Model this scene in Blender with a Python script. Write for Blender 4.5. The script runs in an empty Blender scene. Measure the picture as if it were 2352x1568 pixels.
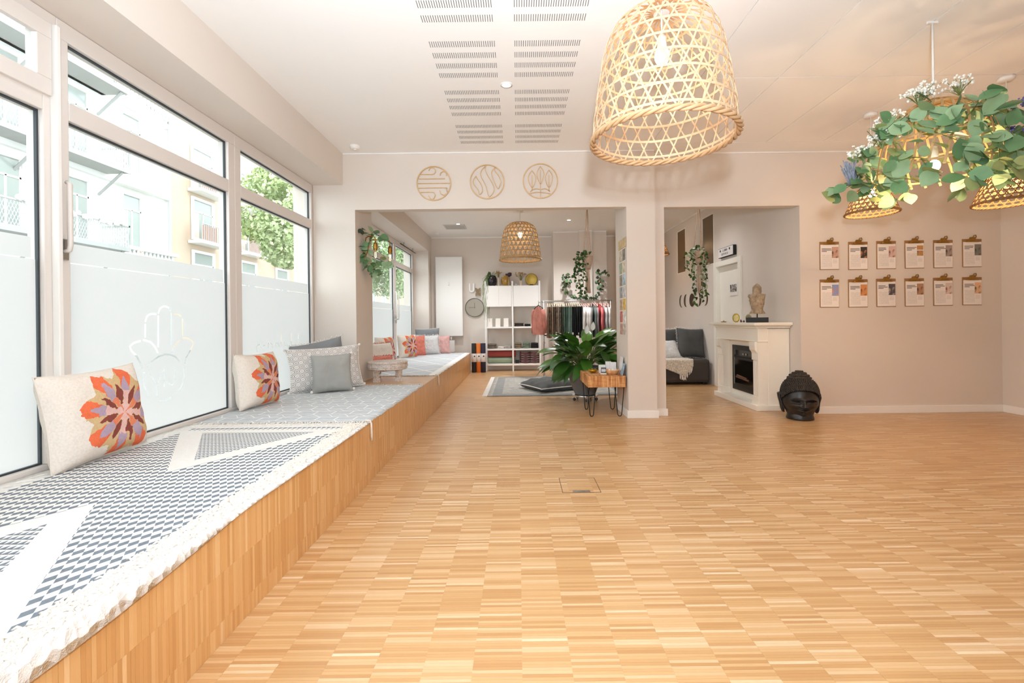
import bpy, bmesh, math, random
import numpy as np
from mathutils import Vector, Matrix, Euler, noise

scene = bpy.context.scene
COL = scene.collection
PI = math.pi
R = random.Random(7)

# ---------------------------------------------------------------- camera
F, H, S, PX, PY = 1045.0, 1.05, 0.012, 1190.0, 735.0
cam_data = bpy.data.cameras.new('camera')
cam = bpy.data.objects.new('camera', cam_data)
COL.objects.link(cam)
cam_data.sensor_width = 36.0
cam_data.lens = F / 2352.0 * 36.0
cam_data.shift_x = -(PX - 1176.0) / 2352.0
cam_data.shift_y = (PY - 784.0) / 2352.0
cam_data.clip_start = 0.02
cam_data.clip_end = 400
cam.location = (0, 0, H)
cam.rotation_euler = (PI / 2, S, 0)
scene.camera = cam

# ---------------------------------------------------------------- world, exposure, large lights
world = bpy.data.worlds.new('overcast_sky')
scene.world = world
world.use_nodes = True
_bg = world.node_tree.nodes['Background']
_bg.inputs[0].default_value = (0.86, 0.94, 1.0, 1)
_bg.inputs[1].default_value = 2.6
scene.view_settings.view_transform = 'Standard'
scene.view_settings.look = 'None'
scene.view_settings.gamma = 1.0
scene.view_settings.exposure = 0.86
scene.view_settings.use_curve_mapping = False
scene.cycles.use_denoising = True
scene.cycles.max_bounces = 10
scene.cycles.diffuse_bounces = 6
scene.cycles.glossy_bounces = 4
scene.cycles.transmission_bounces = 6
scene.cycles.transparent_max_bounces = 10
scene.cycles.sample_clamp_indirect = 6.0
scene.cycles.caustics_reflective = False
scene.cycles.caustics_refractive = False


def point_light(name, loc, power, color, radius):
    l = bpy.data.lights.new(name, 'POINT')
    l.energy = power
    l.color = color
    l.shadow_soft_size = radius
    o = bpy.data.objects.new(name, l)
    o.location = loc
    COL.objects.link(o)
    return o


# the photographer's flash: one head just above the lens, one turned up to bounce off the white ceiling
def flash(name, loc, rot, power, size, radius):
    l = bpy.data.lights.new(name, 'SPOT')
    l.energy = power
    l.color = (0.77, 0.89, 1.0)
    l.spot_size = size
    l.spot_blend = 1.0
    l.shadow_soft_size = radius
    o = bpy.data.objects.new(name, l)
    o.location = loc
    o.rotation_euler = rot
    COL.objects.link(o)


flash('camera_flash', (0.05, -0.05, 1.36), (PI / 2 + 0.08, 0, 0), 120, 2.9, 0.035)
flash('bounce_flash', (0.05, -0.15, 1.45), (PI - 0.45, 0, 0), 310, 2.7, 0.06)
# daylight portals: guide sky light through the shop windows
for (ya, yb) in ((-0.6, 4.8), (5.4, 9.4)):
    pl = bpy.data.lights.new('window_portal', 'AREA')
    pl.shape = 'RECTANGLE'
    pl.size = 2.1
    pl.size_y = yb - ya
    pl.cycles.is_portal = True
    po = bpy.data.objects.new('window_portal', pl)
    po.location = (-2.33, (ya + yb) / 2, 1.45)
    po.rotation_euler = (0, -PI / 2, 0)
    COL.objects.link(po)


# ---------------------------------------------------------------- geometry helpers
def at(x, y, d):
    """photo pixel + depth -> point in the room"""
    du, dv = x - PX, y - PY
    k = 1 + S * S
    return Vector(((du - S * dv) / k * d / F, d, H - (dv + S * du) / k * d / F))


def at_x(x, y, X):
    """photo pixel on a plane X = const"""
    du, dv = x - PX, y - PY
    return at(x, y, X * F * (1 + S * S) / (du - S * dv))


def at_z(x, y, z):
    """photo pixel on a plane Z = const"""
    du, dv = x - PX, y - PY
    return at(x, y, (H - z) * F * (1 + S * S) / (dv + S * du))


class MB:
    def __init__(s):
        s.v, s.f = [], []

    def add(s, vs, fs):
        b = len(s.v)
        s.v.extend([tuple(p) for p in vs])
        s.f.extend([tuple(i + b for i in q) for q in fs])
        return s

    def box(s, x0, y0, z0, x1, y1, z1):
        return s.add([(x0, y0, z0), (x1, y0, z0), (x1, y1, z0), (x0, y1, z0), (x0, y0, z1), (x1, y0, z1), (x1, y1, z1), (x0, y1, z1)],
                     [(0, 3, 2, 1), (4, 5, 6, 7), (0, 1, 5, 4), (1, 2, 6, 5), (2, 3, 7, 6), (3, 0, 4, 7)])

    def obox(s, c, size, rot=None):
        a, b, h = size[0] / 2, size[1] / 2, size[2] / 2
        m = MB().box(-a, -b, -h, a, b, h)
        Rm = rot if rot is not None else Matrix.Identity(3)
        if isinstance(Rm, Euler):
            Rm = Rm.to_matrix()
        return s.add([Rm @ Vector(p) + Vector(c) for p in m.v], m.f)

    def lathe(s, prof, n=24, c=(0, 0, 0), cap=True, sx=1, sy=1):
        vs, fs = [], []
        for r, z in prof:
            for i in range(n):
                a = 2 * PI * i / n
                vs.append((c[0] + r * math.cos(a) * sx, c[1] + r * math.sin(a) * sy, c[2] + z))
        for k in range(len(prof) - 1):
            for i in range(n):
                j = (i + 1) % n
                fs.append((k * n + i, k * n + j, (k + 1) * n + j, (k + 1) * n + i))
        if cap:
            fs.append(tuple(reversed(range(n))))
            fs.append(tuple(range((len(prof) - 1) * n, len(prof) * n)))
        return s.add(vs, fs)

    def cyl(s, c, r, h, n=20):
        return s.lathe([(r, 0), (r, h)], n, c)

    def tube(s, pts, r, n=8, closed=False, r1=None):
        pts = [Vector(p) for p in pts]
        m = len(pts)
        vs, fs = [], []
        up = None
        for i, p in enumerate(pts):
            if closed:
                t = (pts[(i + 1) % m] - pts[i - 1])
            else:
                t = pts[min(i + 1, m - 1)] - pts[max(i - 1, 0)]
            if t.length < 1e-9:
                t = Vector((0, 0, 1))
            t.normalize()
            if up is None:
                up = Vector((0, 0, 1)) if abs(t.z) < 0.9 else Vector((1, 0, 0))
            a = t.cross(up)
            if a.length < 1e-6:
                a = t.orthogonal()
            a.normalize()
            b = a.cross(t).normalized()
            up = b
            rr = r if r1 is None else r + (r1 - r) * i / max(1, m - 1)
            for k in range(n):
                th = 2 * PI * k / n
                vs.append(p + a * (rr * math.cos(th)) + b * (rr * math.sin(th)))
        for i in range(m if closed else m - 1):
            j = (i + 1) % m
            for k in range(n):
                l = (k + 1) % n
                fs.append((i * n + k, i * n + l, j * n + l, j * n + k))
        if not closed:
            fs.append(tuple(reversed(range(n))))
            fs.append(tuple(range((m - 1) * n, m * n)))
        return s.add(vs, fs)

    def ribbon(s, pts, nrm, w, t, closed=False, side=None):
        """flat strip: width w along (tangent x normal), thickness t along the normal"""
        pts = [Vector(p) for p in pts]
        m = len(pts)
        vs, fs = [], []
        for i, p in enumerate(pts):
            tg = (pts[(i + 1) % m] - pts[i - 1]) if closed else (pts[min(i + 1, m - 1)] - pts[max(i - 1, 0)])
            tg.normalize()
            nn = Vector(nrm[i]).normalized()
            b = tg.cross(nn).normalized()
            nn = b.cross(tg).normalized()
            for (sb, sn) in ((-1, -1), (1, -1), (1, 1), (-1, 1)):
                vs.append(p + b * (sb * w / 2) + nn * (sn * t / 2))
        for i in range(m if closed else m - 1):
            j = (i + 1) % m
            for k in range(4):
                l = (k + 1) % 4
                fs.append((i * 4 + k, j * 4 + k, j * 4 + l, i * 4 + l))
        if not closed:
            fs.append((0, 1, 2, 3))
            e = (m - 1) * 4
            fs.append((e + 3, e + 2, e + 1, e))
        return s.add(vs, fs)

    def prism(s, poly, a0, a1, fn):
        """poly: 2-D outline; fn(u, v, w) -> 3-D; extruded from w=a0 to w=a1"""
        n = len(poly)
        vs = [fn(u, v, a0) for u, v in poly] + [fn(u, v, a1) for u, v in poly]
        fs = [tuple(reversed(range(n))), tuple(range(n, 2 * n))]
        for i in range(n):
            j = (i + 1) % n
            fs.append((i, j, n + j, n + i))
        return s.add(vs, fs)

    def grid(s, fn, nu, nv, cu=False, cv=False):
        vs = [fn(i / (nu if cu else nu - 1), j / (nv if cv else nv - 1)) for i in range(nu) for j in range(nv)]
        fs = []
        for i in range(nu if cu else nu - 1):
            for j in range(nv if cv else nv - 1):
                a, b = (i + 1) % nu, (j + 1) % nv
                fs.append((i * nv + j, a * nv + j, a * nv + b, i * nv + b))
        return s.add(vs, fs)

    def sphere(s, c, r, nu=12, nv=8, sc=(1, 1, 1)):
        return s.lathe([(r * math.sin(PI * (k + .02) / (nv + .04)), -r * math.cos(PI * (k + .02) / (nv + .04)) * sc[2]) for k in range(nv + 1)],
                       nu, c, True, sc[0], sc[1])

    def mesh(s, name, mat=None, smooth=False):
        me = bpy.data.meshes.new(name)
        me.from_pydata(s.v, [], s.f)
        if mat is not None:
            me.materials.append(mat)
        if smooth:
            me.polygons.foreach_set('use_smooth', [True] * len(me.polygons))
        me.update()
        return me

    def build(s, name, mat, parent=None, smooth=False, bev=0, loc=None, rot=None, fix=True, solid=0, sub=0, angle=None):
        me = s.mesh(name, mat, smooth)
        if fix and len(s.f) < 60000:
            bm = bmesh.new()
            bm.from_mesh(me)
            bmesh.ops.recalc_face_normals(bm, faces=bm.faces)
            bm.to_mesh(me)
            bm.free()
        if smooth and angle is not None:
            me.set_sharp_from_angle(angle=math.radians(angle))
        o = bpy.data.objects.new(name, me)
        COL.objects.link(o)
        if parent is not None:
            o.parent = parent
        if loc is not None:
            o.location = loc
        if rot is not None:
            o.rotation_euler = rot
        if solid:
            m = o.modifiers.new('solid', 'SOLIDIFY')
            m.thickness = solid
            m.offset = 0
        if sub:
            m = o.modifiers.new('sub', 'SUBSURF')
            m.levels = m.render_levels = sub
        if bev:
            m = o.modifiers.new('bevel', 'BEVEL')
            m.width = bev
            m.segments = 2
            m.limit_method = 'ANGLE'
        return o


def tag(o, label=None, cat=None, group=None, kind=None):
    if label:
        o['label'] = label
    if cat:
        o['category'] = cat
    if group:
        o['group'] = group
    if kind:
        o['kind'] = kind
    return o


def thing(name, label, cat, loc=(0, 0, 0), rotz=0, group=None, rot=None):
    o = bpy.data.objects.new(name, None)
    o.empty_display_size = 0.05
    COL.objects.link(o)
    o.location = loc
    o.rotation_euler = rot if rot is not None else (0, 0, rotz)
    return tag(o, label, cat, group)


def inst(mesh, name, parent, mtx=None):
    o = bpy.data.objects.new(name, mesh)
    COL.objects.link(o)
    if parent is not None:
        o.parent = parent
    if mtx is not None:
        o.matrix_basis = mtx
    return o


def copy_tree(o, parent=None):
    c = o.copy()
    COL.objects.link(c)
    c.parent = parent
    for ch in list(o.children):
        copy_tree(ch, c)
    return c


def struct(name, mb, mat, label=None, parent=None, **k):
    o = mb.build(name, mat, parent, **k)
    o['kind'] = 'structure'
    if label:
        o['label'] = label
    return o


def box(x0, y0, z0, x1, y1, z1):
    return MB().box(x0, y0, z0, x1, y1, z1)


def frame_mtx(pos, zdir, ydir=None, roll=0, sc=1):
    """matrix whose +Y points along ydir (leaf length) and +Z near zdir"""
    y = Vector(ydir).normalized()
    z = Vector(zdir)
    x = y.cross(z)
    if x.length < 1e-5:
        x = y.orthogonal()
    x.normalize()
    z = x.cross(y).normalized()
    m = Matrix((x, y, z)).transposed().to_4x4()
    return Matrix.Translation(Vector(pos)) @ m @ Matrix.Rotation(roll, 4, 'Y') @ Matrix.Scale(sc, 4)


def arc(cx, cy, r, a0, a1, n=16):
    return [(cx + r * math.cos(math.radians(a0 + (a1 - a0) * i / n)), cy + r * math.sin(math.radians(a0 + (a1 - a0) * i / n))) for i in range(n + 1)]


# ---------------------------------------------------------------- material helpers
def lin(c):
    if isinstance(c, str):
        c = tuple(int(c[i:i + 2], 16) for i in (0, 2, 4))
    return tuple(((v / 255.) / 12.92 if v / 255. <= .04045 else ((v / 255. + .055) / 1.055) ** 2.4) for v in c[:3]) + (1,)


class Nd:
    """a float socket with arithmetic"""
    def __init__(s, t, k):
        s.t, s.k = t, k

    def op(s, o, *a):
        n = s.t.nodes.new('ShaderNodeMath')
        n.operation = o
        for i, x in enumerate((s,) + a):
            if isinstance(x, Nd):
                s.t.links.new(x.k, n.inputs[i])
            else:
                n.inputs[i].default_value = x
        return Nd(s.t, n.outputs[0])

    def __add__(s, o): return s.op('ADD', o)
    __radd__ = __add__
    def __sub__(s, o): return s.op('SUBTRACT', o)
    def __rsub__(s, o): return (s * -1) + o
    def __mul__(s, o): return s.op('MULTIPLY', o)
    __rmul__ = __mul__
    def __truediv__(s, o): return s.op('DIVIDE', o)
    def floor(s): return s.op('FLOOR')
    def frac(s): return s.op('FRACT')
    def abs(s): return s.op('ABSOLUTE')
    def sin(s): return s.op('SINE')
    def sqrt(s): return s.op('SQRT')
    def lt(s, o): return s.op('LESS_THAN', o)
    def gt(s, o): return s.op('GREATER_THAN', o)
    def min(s, o): return s.op('MINIMUM', o)
    def max(s, o): return s.op('MAXIMUM', o)
    def atan2(s, o): return s.op('ARCTAN2', o)
    def tri(s): return (s.frac() - .5).abs() * 2   # triangle wave 0..1


class Mat:
    def __init__(s, name, rough=.6, metal=0, spec=.5):
        s.m = bpy.data.materials.new(name)
        s.m.use_nodes = True
        s.t = s.m.node_tree
        s.b = s.t.nodes['Principled BSDF']
        s.b.inputs['Roughness'].default_value = rough
        s.b.inputs['Metallic'].default_value = metal
        s.b.inputs['Specular IOR Level'].default_value = spec

    def n(s, typ, **k):
        n = s.t.nodes.new(typ)
        for a, v in k.items():
            setattr(n, a, v)
        return n

    def xyz(s, mode='Object'):
        if mode == 'World':
            src = s.n('ShaderNodeNewGeometry').outputs['Position']
        else:
            src = s.n('ShaderNodeTexCoord').outputs['Object']
        sp = s.n('ShaderNodeSeparateXYZ')
        s.t.links.new(src, sp.inputs[0])
        s.src = src
        return [Nd(s.t, sp.outputs[i]) for i in range(3)]

    def combine(s, *v):
        c = s.n('ShaderNodeCombineXYZ')
        for i, x in enumerate(v):
            if isinstance(x, Nd):
                s.t.links.new(x.k, c.inputs[i])
            else:
                c.inputs[i].default_value = x
        return c.outputs[0]

    def noise(s, scale, vec=None, detail=2, rough=.5, mode='Object'):
        n = s.n('ShaderNodeTexNoise')
        n.inputs['Scale'].default_value = scale
        n.inputs['Detail'].default_value = detail
        n.inputs['Roughness'].default_value = rough
        if vec is None:
            vec = s.n('ShaderNodeNewGeometry').outputs['Position'] if mode == 'World' else s.n('ShaderNodeTexCoord').outputs['Object']
        s.t.links.new(vec, n.inputs['Vector'])
        return Nd(s.t, n.outputs['Fac'])

    def white(s, *v):
        n = s.n('ShaderNodeTexWhiteNoise')
        s.t.links.new(s.combine(*v), n.inputs['Vector'])
        return Nd(s.t, n.outputs['Value'])

    def voronoi(s, scale, feature='F1', vec=None, out='Distance'):
        n = s.n('ShaderNodeTexVoronoi', feature=feature)
        n.inputs['Scale'].default_value = scale
        s.t.links.new(vec if vec is not None else s.n('ShaderNodeTexCoord').outputs['Object'], n.inputs['Vector'])
        return Nd(s.t, n.outputs[out])

    def ramp(s, fac, stops, interp='LINEAR'):
        r = s.n('ShaderNodeValToRGB')
        r.color_ramp.interpolation = interp
        e = r.color_ramp.elements
        while len(e) < len(stops):
            e.new(.5)
        for el, (p, c) in zip(e, stops):
            el.position = p
            el.color = lin(c)
        s.t.links.new(fac.k, r.inputs[0])
        return r.outputs[0]

    def mix(s, fac, a, b, blend='MIX'):
        n = s.n('ShaderNodeMix', data_type='RGBA', blend_type=blend)
        if isinstance(fac, Nd):
            s.t.links.new(fac.k, n.inputs[0])
        else:
            n.inputs[0].default_value = fac
        for i, c in ((6, a), (7, b)):
            if isinstance(c, (str, tuple)):
                n.inputs[i].default_value = lin(c)
            else:
                s.t.links.new(c, n.inputs[i])
        return n.outputs[2]

    def color(s, c):
        if isinstance(c, (str, tuple)):
            s.b.inputs['Base Color'].default_value = lin(c)
        else:
            s.t.links.new(c, s.b.inputs['Base Color'])
        return s

    def rough(s, v):
        s.t.links.new(v.k, s.b.inputs['Roughness'])
        return s

    def bump(s, h, strength=.3, dist=.01):
        n = s.n('ShaderNodeBump')
        n.inputs['Strength'].default_value = strength
        n.inputs['Distance'].default_value = dist
        s.t.links.new(h.k, n.inputs['Height'])
        s.t.links.new(n.outputs[0], s.b.inputs['Normal'])
        return s

    def set(s, **k):
        for a, v in k.items():
            s.b.inputs[a.replace('_', ' ')].default_value = v
        return s


def M(name, col, rough=.6, metal=0, var=0, vscale=6, bump=0, bscale=80, bdist=.004, spec=.5, mode='Object', **k):
    m = Mat(name, rough, metal, spec)
    if var:
        c = lin(col)
        nz = m.noise(vscale, mode=mode, detail=3)
        lo = tuple(max(0, v * (1 - var)) for v in c[:3]) + (1,)
        hi = tuple(min(1, v * (1 + var)) for v in c[:3]) + (1,)
        r = m.n('ShaderNodeValToRGB')
        r.color_ramp.elements[0].position = .3
        r.color_ramp.elements[0].color = lo
        r.color_ramp.elements[1].position = .7
        r.color_ramp.elements[1].color = hi
        m.t.links.new(nz.k, r.inputs[0])
        m.color(r.outputs[0])
    else:
        m.color(col)
    if bump:
        m.bump(m.noise(bscale, mode=mode, detail=3), bump, bdist)
    if k:
        m.set(**k)
    return m.m

# ================================================================ MATERIALS
WALLM = M('wall_paint', 'ddd3c9', .9, var=.02, vscale=1.2, bump=.04, bscale=180, mode='World')
CEILM = M('ceiling_paint', 'f3f1ee', .92, bump=.03, bscale=150, mode='World')
WHITE = M('white_lacquer', 'eeebe6', .4)
WHITE2 = M('white_painted_wood', 'f0ece2', .38, var=.01)
TRIMM = M('white_trim', 'f1eeea', .5)
FRAMEM = M('window_frame_greige', 'ddd5ce', .42)
GASKET = M('rubber_gasket', '33383b', .6)
STEEL = M('brushed_steel', 'b9bab8', .3, 1)
CHROME = M('chrome', 'd9d9d6', .12, 1)
BRASS = M('antique_brass', 'a9803f', .28, 1, var=.15, vscale=40)
GOLD = M('gold_leaf', 'c9a23a', .3, 1, var=.1, vscale=30)
BLACKM = M('black_metal', '17130f', .45, .3)
BLACK = M('black_matte', '141210', .6)
SLOT_SHADE = M('slot_shade', '3c3632', .9)
LEAF_DK = M('dark_leaf', '2c4a1e', .42, var=.35, vscale=5)
LEAF_LILY = M('lily_leaf', '3f6a26', .3, var=.4, vscale=4)
LEAF_EUC = M('eucalyptus_leaf', '93b085', .6, var=.3, vscale=9)
LEAF_EUC2 = M('eucalyptus_leaf_deep', '6a9163', .6, var=.3, vscale=9)
LEAF_OL = M('olive_leaf', '9da568', .6, var=.25, vscale=9)
STEMM = M('green_stem', '6c7a3e', .6, var=.2, vscale=20)
CREAM = M('cream_cotton', 'e9dfd2', .95, var=.05, vscale=30, bump=.5, bscale=220)
COTTON = M('white_cotton', 'eeeae4', .95, var=.04, vscale=30, bump=.5, bscale=200)
MACRA = M('macrame_cotton', 'd9bca4', .95, var=.12, vscale=50, bump=.6, bscale=160)


def wood_ramp(m, v):
    return m.ramp(v, [(0, 'ab7d4d'), (.12, 'b98b5a'), (.4, 'c59a69'), (.62, 'cca474'), (.85, 'd8b68d'), (.93, 'e8d1b1'), (1, 'eedcc2')])


def parquet(name, mode):
    m = Mat(name, .36, 0, .5)
    x, y, z = m.xyz('World')
    if mode == 'floor':
        i = (x / .15).floor()
        j = (y / .0125 + (i * .37).frac()).floor()
        g = m.noise(1.0, m.combine(x * 22, y * 700, i * 3.1), 3, .6)
    else:
        i = z.gt(.07) + z.gt(.23)
        j = (y / .0125 + (i * .37).frac()).floor()
        g = m.noise(1.0, m.combine(z * 22, y * 700, i * 3.1), 3, .6)
    w = m.white(i, j, 3.3)
    w2 = m.white(i, (j / 5).floor(), 8.1)
    v = w * .78 + w2 * .06 + g * .16
    c = wood_ramp(m, v) if mode == 'floor' else m.ramp(v, [(0, 'bf8a50'), (.12, 'cb965b'), (.4, 'd6a367'), (.62, 'dcac72'), (.85, 'e3b981'), (.93, 'ecca9c'), (1, 'f0d4ac')])
    gr = m.noise(1.0, m.combine(x * 30, y * 900, z * 30) if mode == 'floor' else m.combine(x, y * 900, z * 30), 2)
    c = m.mix((gr - .35) * .4, c, 'b07a48')
    m.color(c)
    m.rough(w * .1 + .3)
    m.set(Coat_Weight=.3, Coat_Roughness=.22)
    return m.m


FLOORM = parquet('oak_parquet', 'floor')
BENCHM = parquet('oak_strip_front', 'bench')

GLASS = bpy.data.materials.new('window_glass')
GLASS.use_nodes = True
_t = GLASS.node_tree
for _n in list(_t.nodes):
    if _n.type != 'OUTPUT_MATERIAL':
        _t.nodes.remove(_n)
_tr = _t.nodes.new('ShaderNodeBsdfTransparent')
_tr.inputs[0].default_value = (.95, .97, .96, 1)
_gl = _t.nodes.new('ShaderNodeBsdfGlossy')
_gl.inputs['Roughness'].default_value = .02
_lw = _t.nodes.new('ShaderNodeLayerWeight')
_lw.inputs[0].default_value = .5
_pw = _t.nodes.new('ShaderNodeMath')
_pw.operation = 'POWER'
_pw.inputs[1].default_value = 4.0
_t.links.new(_lw.outputs['Facing'], _pw.inputs[0])
_fr = _t.nodes.new('ShaderNodeMath')
_fr.operation = 'MULTIPLY_ADD'
_fr.inputs[1].default_value = .35
_fr.inputs[2].default_value = .03
_t.links.new(_pw.outputs[0], _fr.inputs[0])
_mx = _t.nodes.new('ShaderNodeMixShader')
_t.links.new(_fr.outputs[0], _mx.inputs[0])
_t.links.new(_tr.outputs[0], _mx.inputs[1])
_t.links.new(_gl.outputs[0], _mx.inputs[2])
_t.links.new(_mx.outputs[0], [n for n in _t.nodes if n.type == 'OUTPUT_MATERIAL'][0].inputs[0])

FILM = bpy.data.materials.new('frosted_film')
FILM.use_nodes = True
_t = FILM.node_tree
for _n in list(_t.nodes):
    if _n.type != 'OUTPUT_MATERIAL':
        _t.nodes.remove(_n)
_a = _t.nodes.new('ShaderNodeBsdfTranslucent')
_a.inputs[0].default_value = (.5, .48, .465, 1)
_b2 = _t.nodes.new('ShaderNodeBsdfDiffuse')
_b2.inputs[0].default_value = (.88, .88, .87, 1)
_mx = _t.nodes.new('ShaderNodeMixShader')
_mx.inputs[0].default_value = .3
_t.links.new(_a.outputs[0], _mx.inputs[1])
_t.links.new(_b2.outputs[0], _mx.inputs[2])
_t.links.new(_mx.outputs[0], [n for n in _t.nodes if n.type == 'OUTPUT_MATERIAL'][0].inputs[0])


def emis(name, col, strength):
    m = Mat(name)
    m.color(col)
    m.b.inputs['Emission Color'].default_value = lin(col)
    m.b.inputs['Emission Strength'].default_value = strength
    return m.m


BULB = emis('warm_bulb', 'ffe3b8', 8)
SPOT = emis('downlight_lens', 'fff2df', 12)

# ================================================================ ROOM SHELL
XW, BX, BZ, AY, RY, CZ, BY, XR = -2.15, -.985, .39, 4.81, 4.91, 2.83, 9.7, 5.22
AB = 5.35          # back face of the thick piers
AX0, AX1, CX1 = -1.71, 1.157, 1.46
OX0, OX1 = 1.588, 3.05
AZ, OZ = 2.235, 2.25
REAR = -3.0

floor = struct('floor', box(-2.3, REAR - .1, -.12, XR + .2, BY + .2, -.0006), FLOORM, 'honey oak strip parquet floor')

# parquet strips: columns 15 cm wide along the room, narrow strips across
HX0, HX1, HY0, HY1 = .26, .489, 2.763, 3.013


def strip_cells(x0, x1, y0, y1):
    for i in range(math.floor(x0 / .15), math.ceil(x1 / .15)):
        off = (i * .37) % 1.0
        j0 = math.floor(y0 / .0125 + off)
        j1 = math.ceil(y1 / .0125 + off)
        for j in range(j0, j1):
            yield i, j, i * .15, (j - off) * .0125


g = .00022
sm = MB().box(g, g, -.006, .15 - g, .0125 - g, 0).mesh('parquet_strip', FLOORM)
V, Fc = [], []
nind = 0
cube_f = [(4, 5, 6, 7), (0, 1, 5, 4), (1, 2, 6, 5), (2, 3, 7, 6), (3, 0, 4, 7)]
for i, j, x, y in strip_cells(BX, XR, .9, 5.0):
    x0, x1 = max(x, BX), min(x + .15, XR)
    if x1 - x0 < .01 or (x0 + .15 > HX0 - .002 and x0 < HX1 + .002 and y + .0125 > HY0 - .002 and y < HY1 + .002):
        if x1 - x0 < .01:
            continue
        # trim the strip around the floor box
        segs = [(x0, min(x1, HX0 - .003)), (max(x0, HX1 + .003), x1)]
        for (a, b) in segs:
            if b - a > .01:
                k = len(V)
                V += [(a + g, y + g, -.006), (b - g, y + g, -.006), (b - g, y + .0125 - g, -.006), (a + g, y + .0125 - g, -.006),
                      (a + g, y + g, 0), (b - g, y + g, 0), (b - g, y + .0125 - g, 0), (a + g, y + .0125 - g, 0)]
                Fc += [tuple(q + k for q in f) for f in cube_f]
        continue
    vis = abs(x0 + .075 - .2) < 1.35
    if nind < 300 and vis and 1.31 < y < 1.535 and x >= BX and x1 - x0 > .149:
        inst(sm, 'parquet_strip', floor, Matrix.Translation((x, y, 0)))
        nind += 1
        continue
    k = len(V)
    V += [(x0 + g, y + g, -.006), (x1 - g, y + g, -.006), (x1 - g, y + .0125 - g, -.006), (x0 + g, y + .0125 - g, -.006),
          (x0 + g, y + g, 0), (x1 - g, y + g, 0), (x1 - g, y + .0125 - g, 0), (x0 + g, y + .0125 - g, 0)]
    Fc += [tuple(q + k for q in f) for f in cube_f]
m_ = MB()
m_.v, m_.f = V, Fc
o = m_.build('parquet_field', FLOORM, floor, fix=False)
o['kind'] = 'stuff'

# floor box (socket hatch)
fb = thing('floor_box', 'square parquet-covered socket hatch with steel latch set in the floor', 'floor hatch', (HX0, HY0, 0))
w_, h_ = HX1 - HX0, HY1 - HY0
mb = MB().box(-.003, -.003, -.006, w_ + .003, 0, .0006).box(-.003, h_, -.006, w_ + .003, h_ + .003, .0006)
mb.box(-.003, 0, -.006, 0, h_, .0006).box(w_, 0, -.006, w_ + .003, h_, .0006)
mb.build('hatch_frame', M('hatch_gap', '5d4430', .6), fb)
box(.002, .002, -.006, w_ - .002, h_ - .002, .0003).build('hatch_lid', FLOORM, fb)
lt = box(w_ * .27, .003, 0, w_ * .73, .03, .0012).build('latch', STEEL, fb)
box(w_ * .4, .012, .001, w_ * .6, .02, .002).build('latch_grip', CHROME, lt)

# walls
mb = box(XW, AY, BZ + .002, AX0, AB, CZ)
mb.box(AX0, AY, AZ, AX1, AY + .11, CZ)
mb.box(AX1, AY, 0, CX1, AB, CZ)
mb.box(CX1, RY, 0, OX0, AB, CZ)
mb.box(OX0, RY, OZ, OX1, RY + .1, CZ)
mb.box(OX1, RY, 0, XR + .2, RY + .2, CZ)
struct('wall_back', mb, WALLM, 'beige wall with a wide opening, a column and a second doorway')
struct('wall_right', box(XR, REAR, 0, XR + .2, RY, CZ), WALLM, 'beige right-hand wall')
struct('wall_rear', box(-2.3, REAR - .2, 0, XR + .2, REAR, CZ), WALLM, 'beige wall behind the camera')
# window wall: parapet ends, beam above the windows, pier at the far end
mb = box(-1.834 - .52, REAR, 2.5, -1.834, AY, CZ)
mb.box(-2.354, AB, 2.5, -1.834, BY, CZ)
mb.box(-2.354, REAR, 0, XW, -.62, 2.5)
mb.box(-2.354, AY - .02, 0, XW, AB + .1, 2.5)
mb.box(-2.354, 9.4, 0, -1.84, BY, 2.5)
mb.box(-2.354, REAR, -.1, XW, BY, BZ - .002)
struct('wall_left', mb, WALLM, 'beige window wall with a boxed beam above the panes')
# shop room beyond the opening
mb = box(-2.354, BY, 0, XR + .2, BY + .2, CZ)
mb.box(.73, 9.22, 0, 1.24, BY, CZ).box(1.24, 9.12, 0, 1.5, BY, CZ).box(1.5, 9.17, 0, 1.8, BY, CZ)
struct('wall_shop', mb, WALLM, 'beige end wall of the shop room with stepped chimney breast')
WX = 3.05
mb = MB()
holes = [(6.24, 6.96, 0, 1.83), (7.05, 7.49, 1.885, 2.68), (8.235, 8.67, 1.885, 2.69)]
ys = [RY + .2, 6.24, 6.96, 7.05, 7.49, 8.235, 8.67, BY]
for a, b in zip(ys[:-1], ys[1:]):
    hz = [h for h in holes if abs(h[0] - a) < 1e-6]
    if not hz:
        mb.box(WX, a, 0, WX + .15, b, CZ)
    else:
        _, _, z0, z1 = hz[0]
        if z0 > 0:
            mb.box(WX, a, 0, WX + .15, b, z0)
        mb.box(WX, a, z1, WX + .15, b, CZ)
struct('wall_lounge', mb, WALLM, 'beige lounge wall with two high inner windows')
struct('wall_office', box(WX + 1.2, RY + .2, 0, WX + 1.3, BY, CZ), M('office_wall', '9a8468', .9), 'dim wall of the office behind the inner windows')

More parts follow.
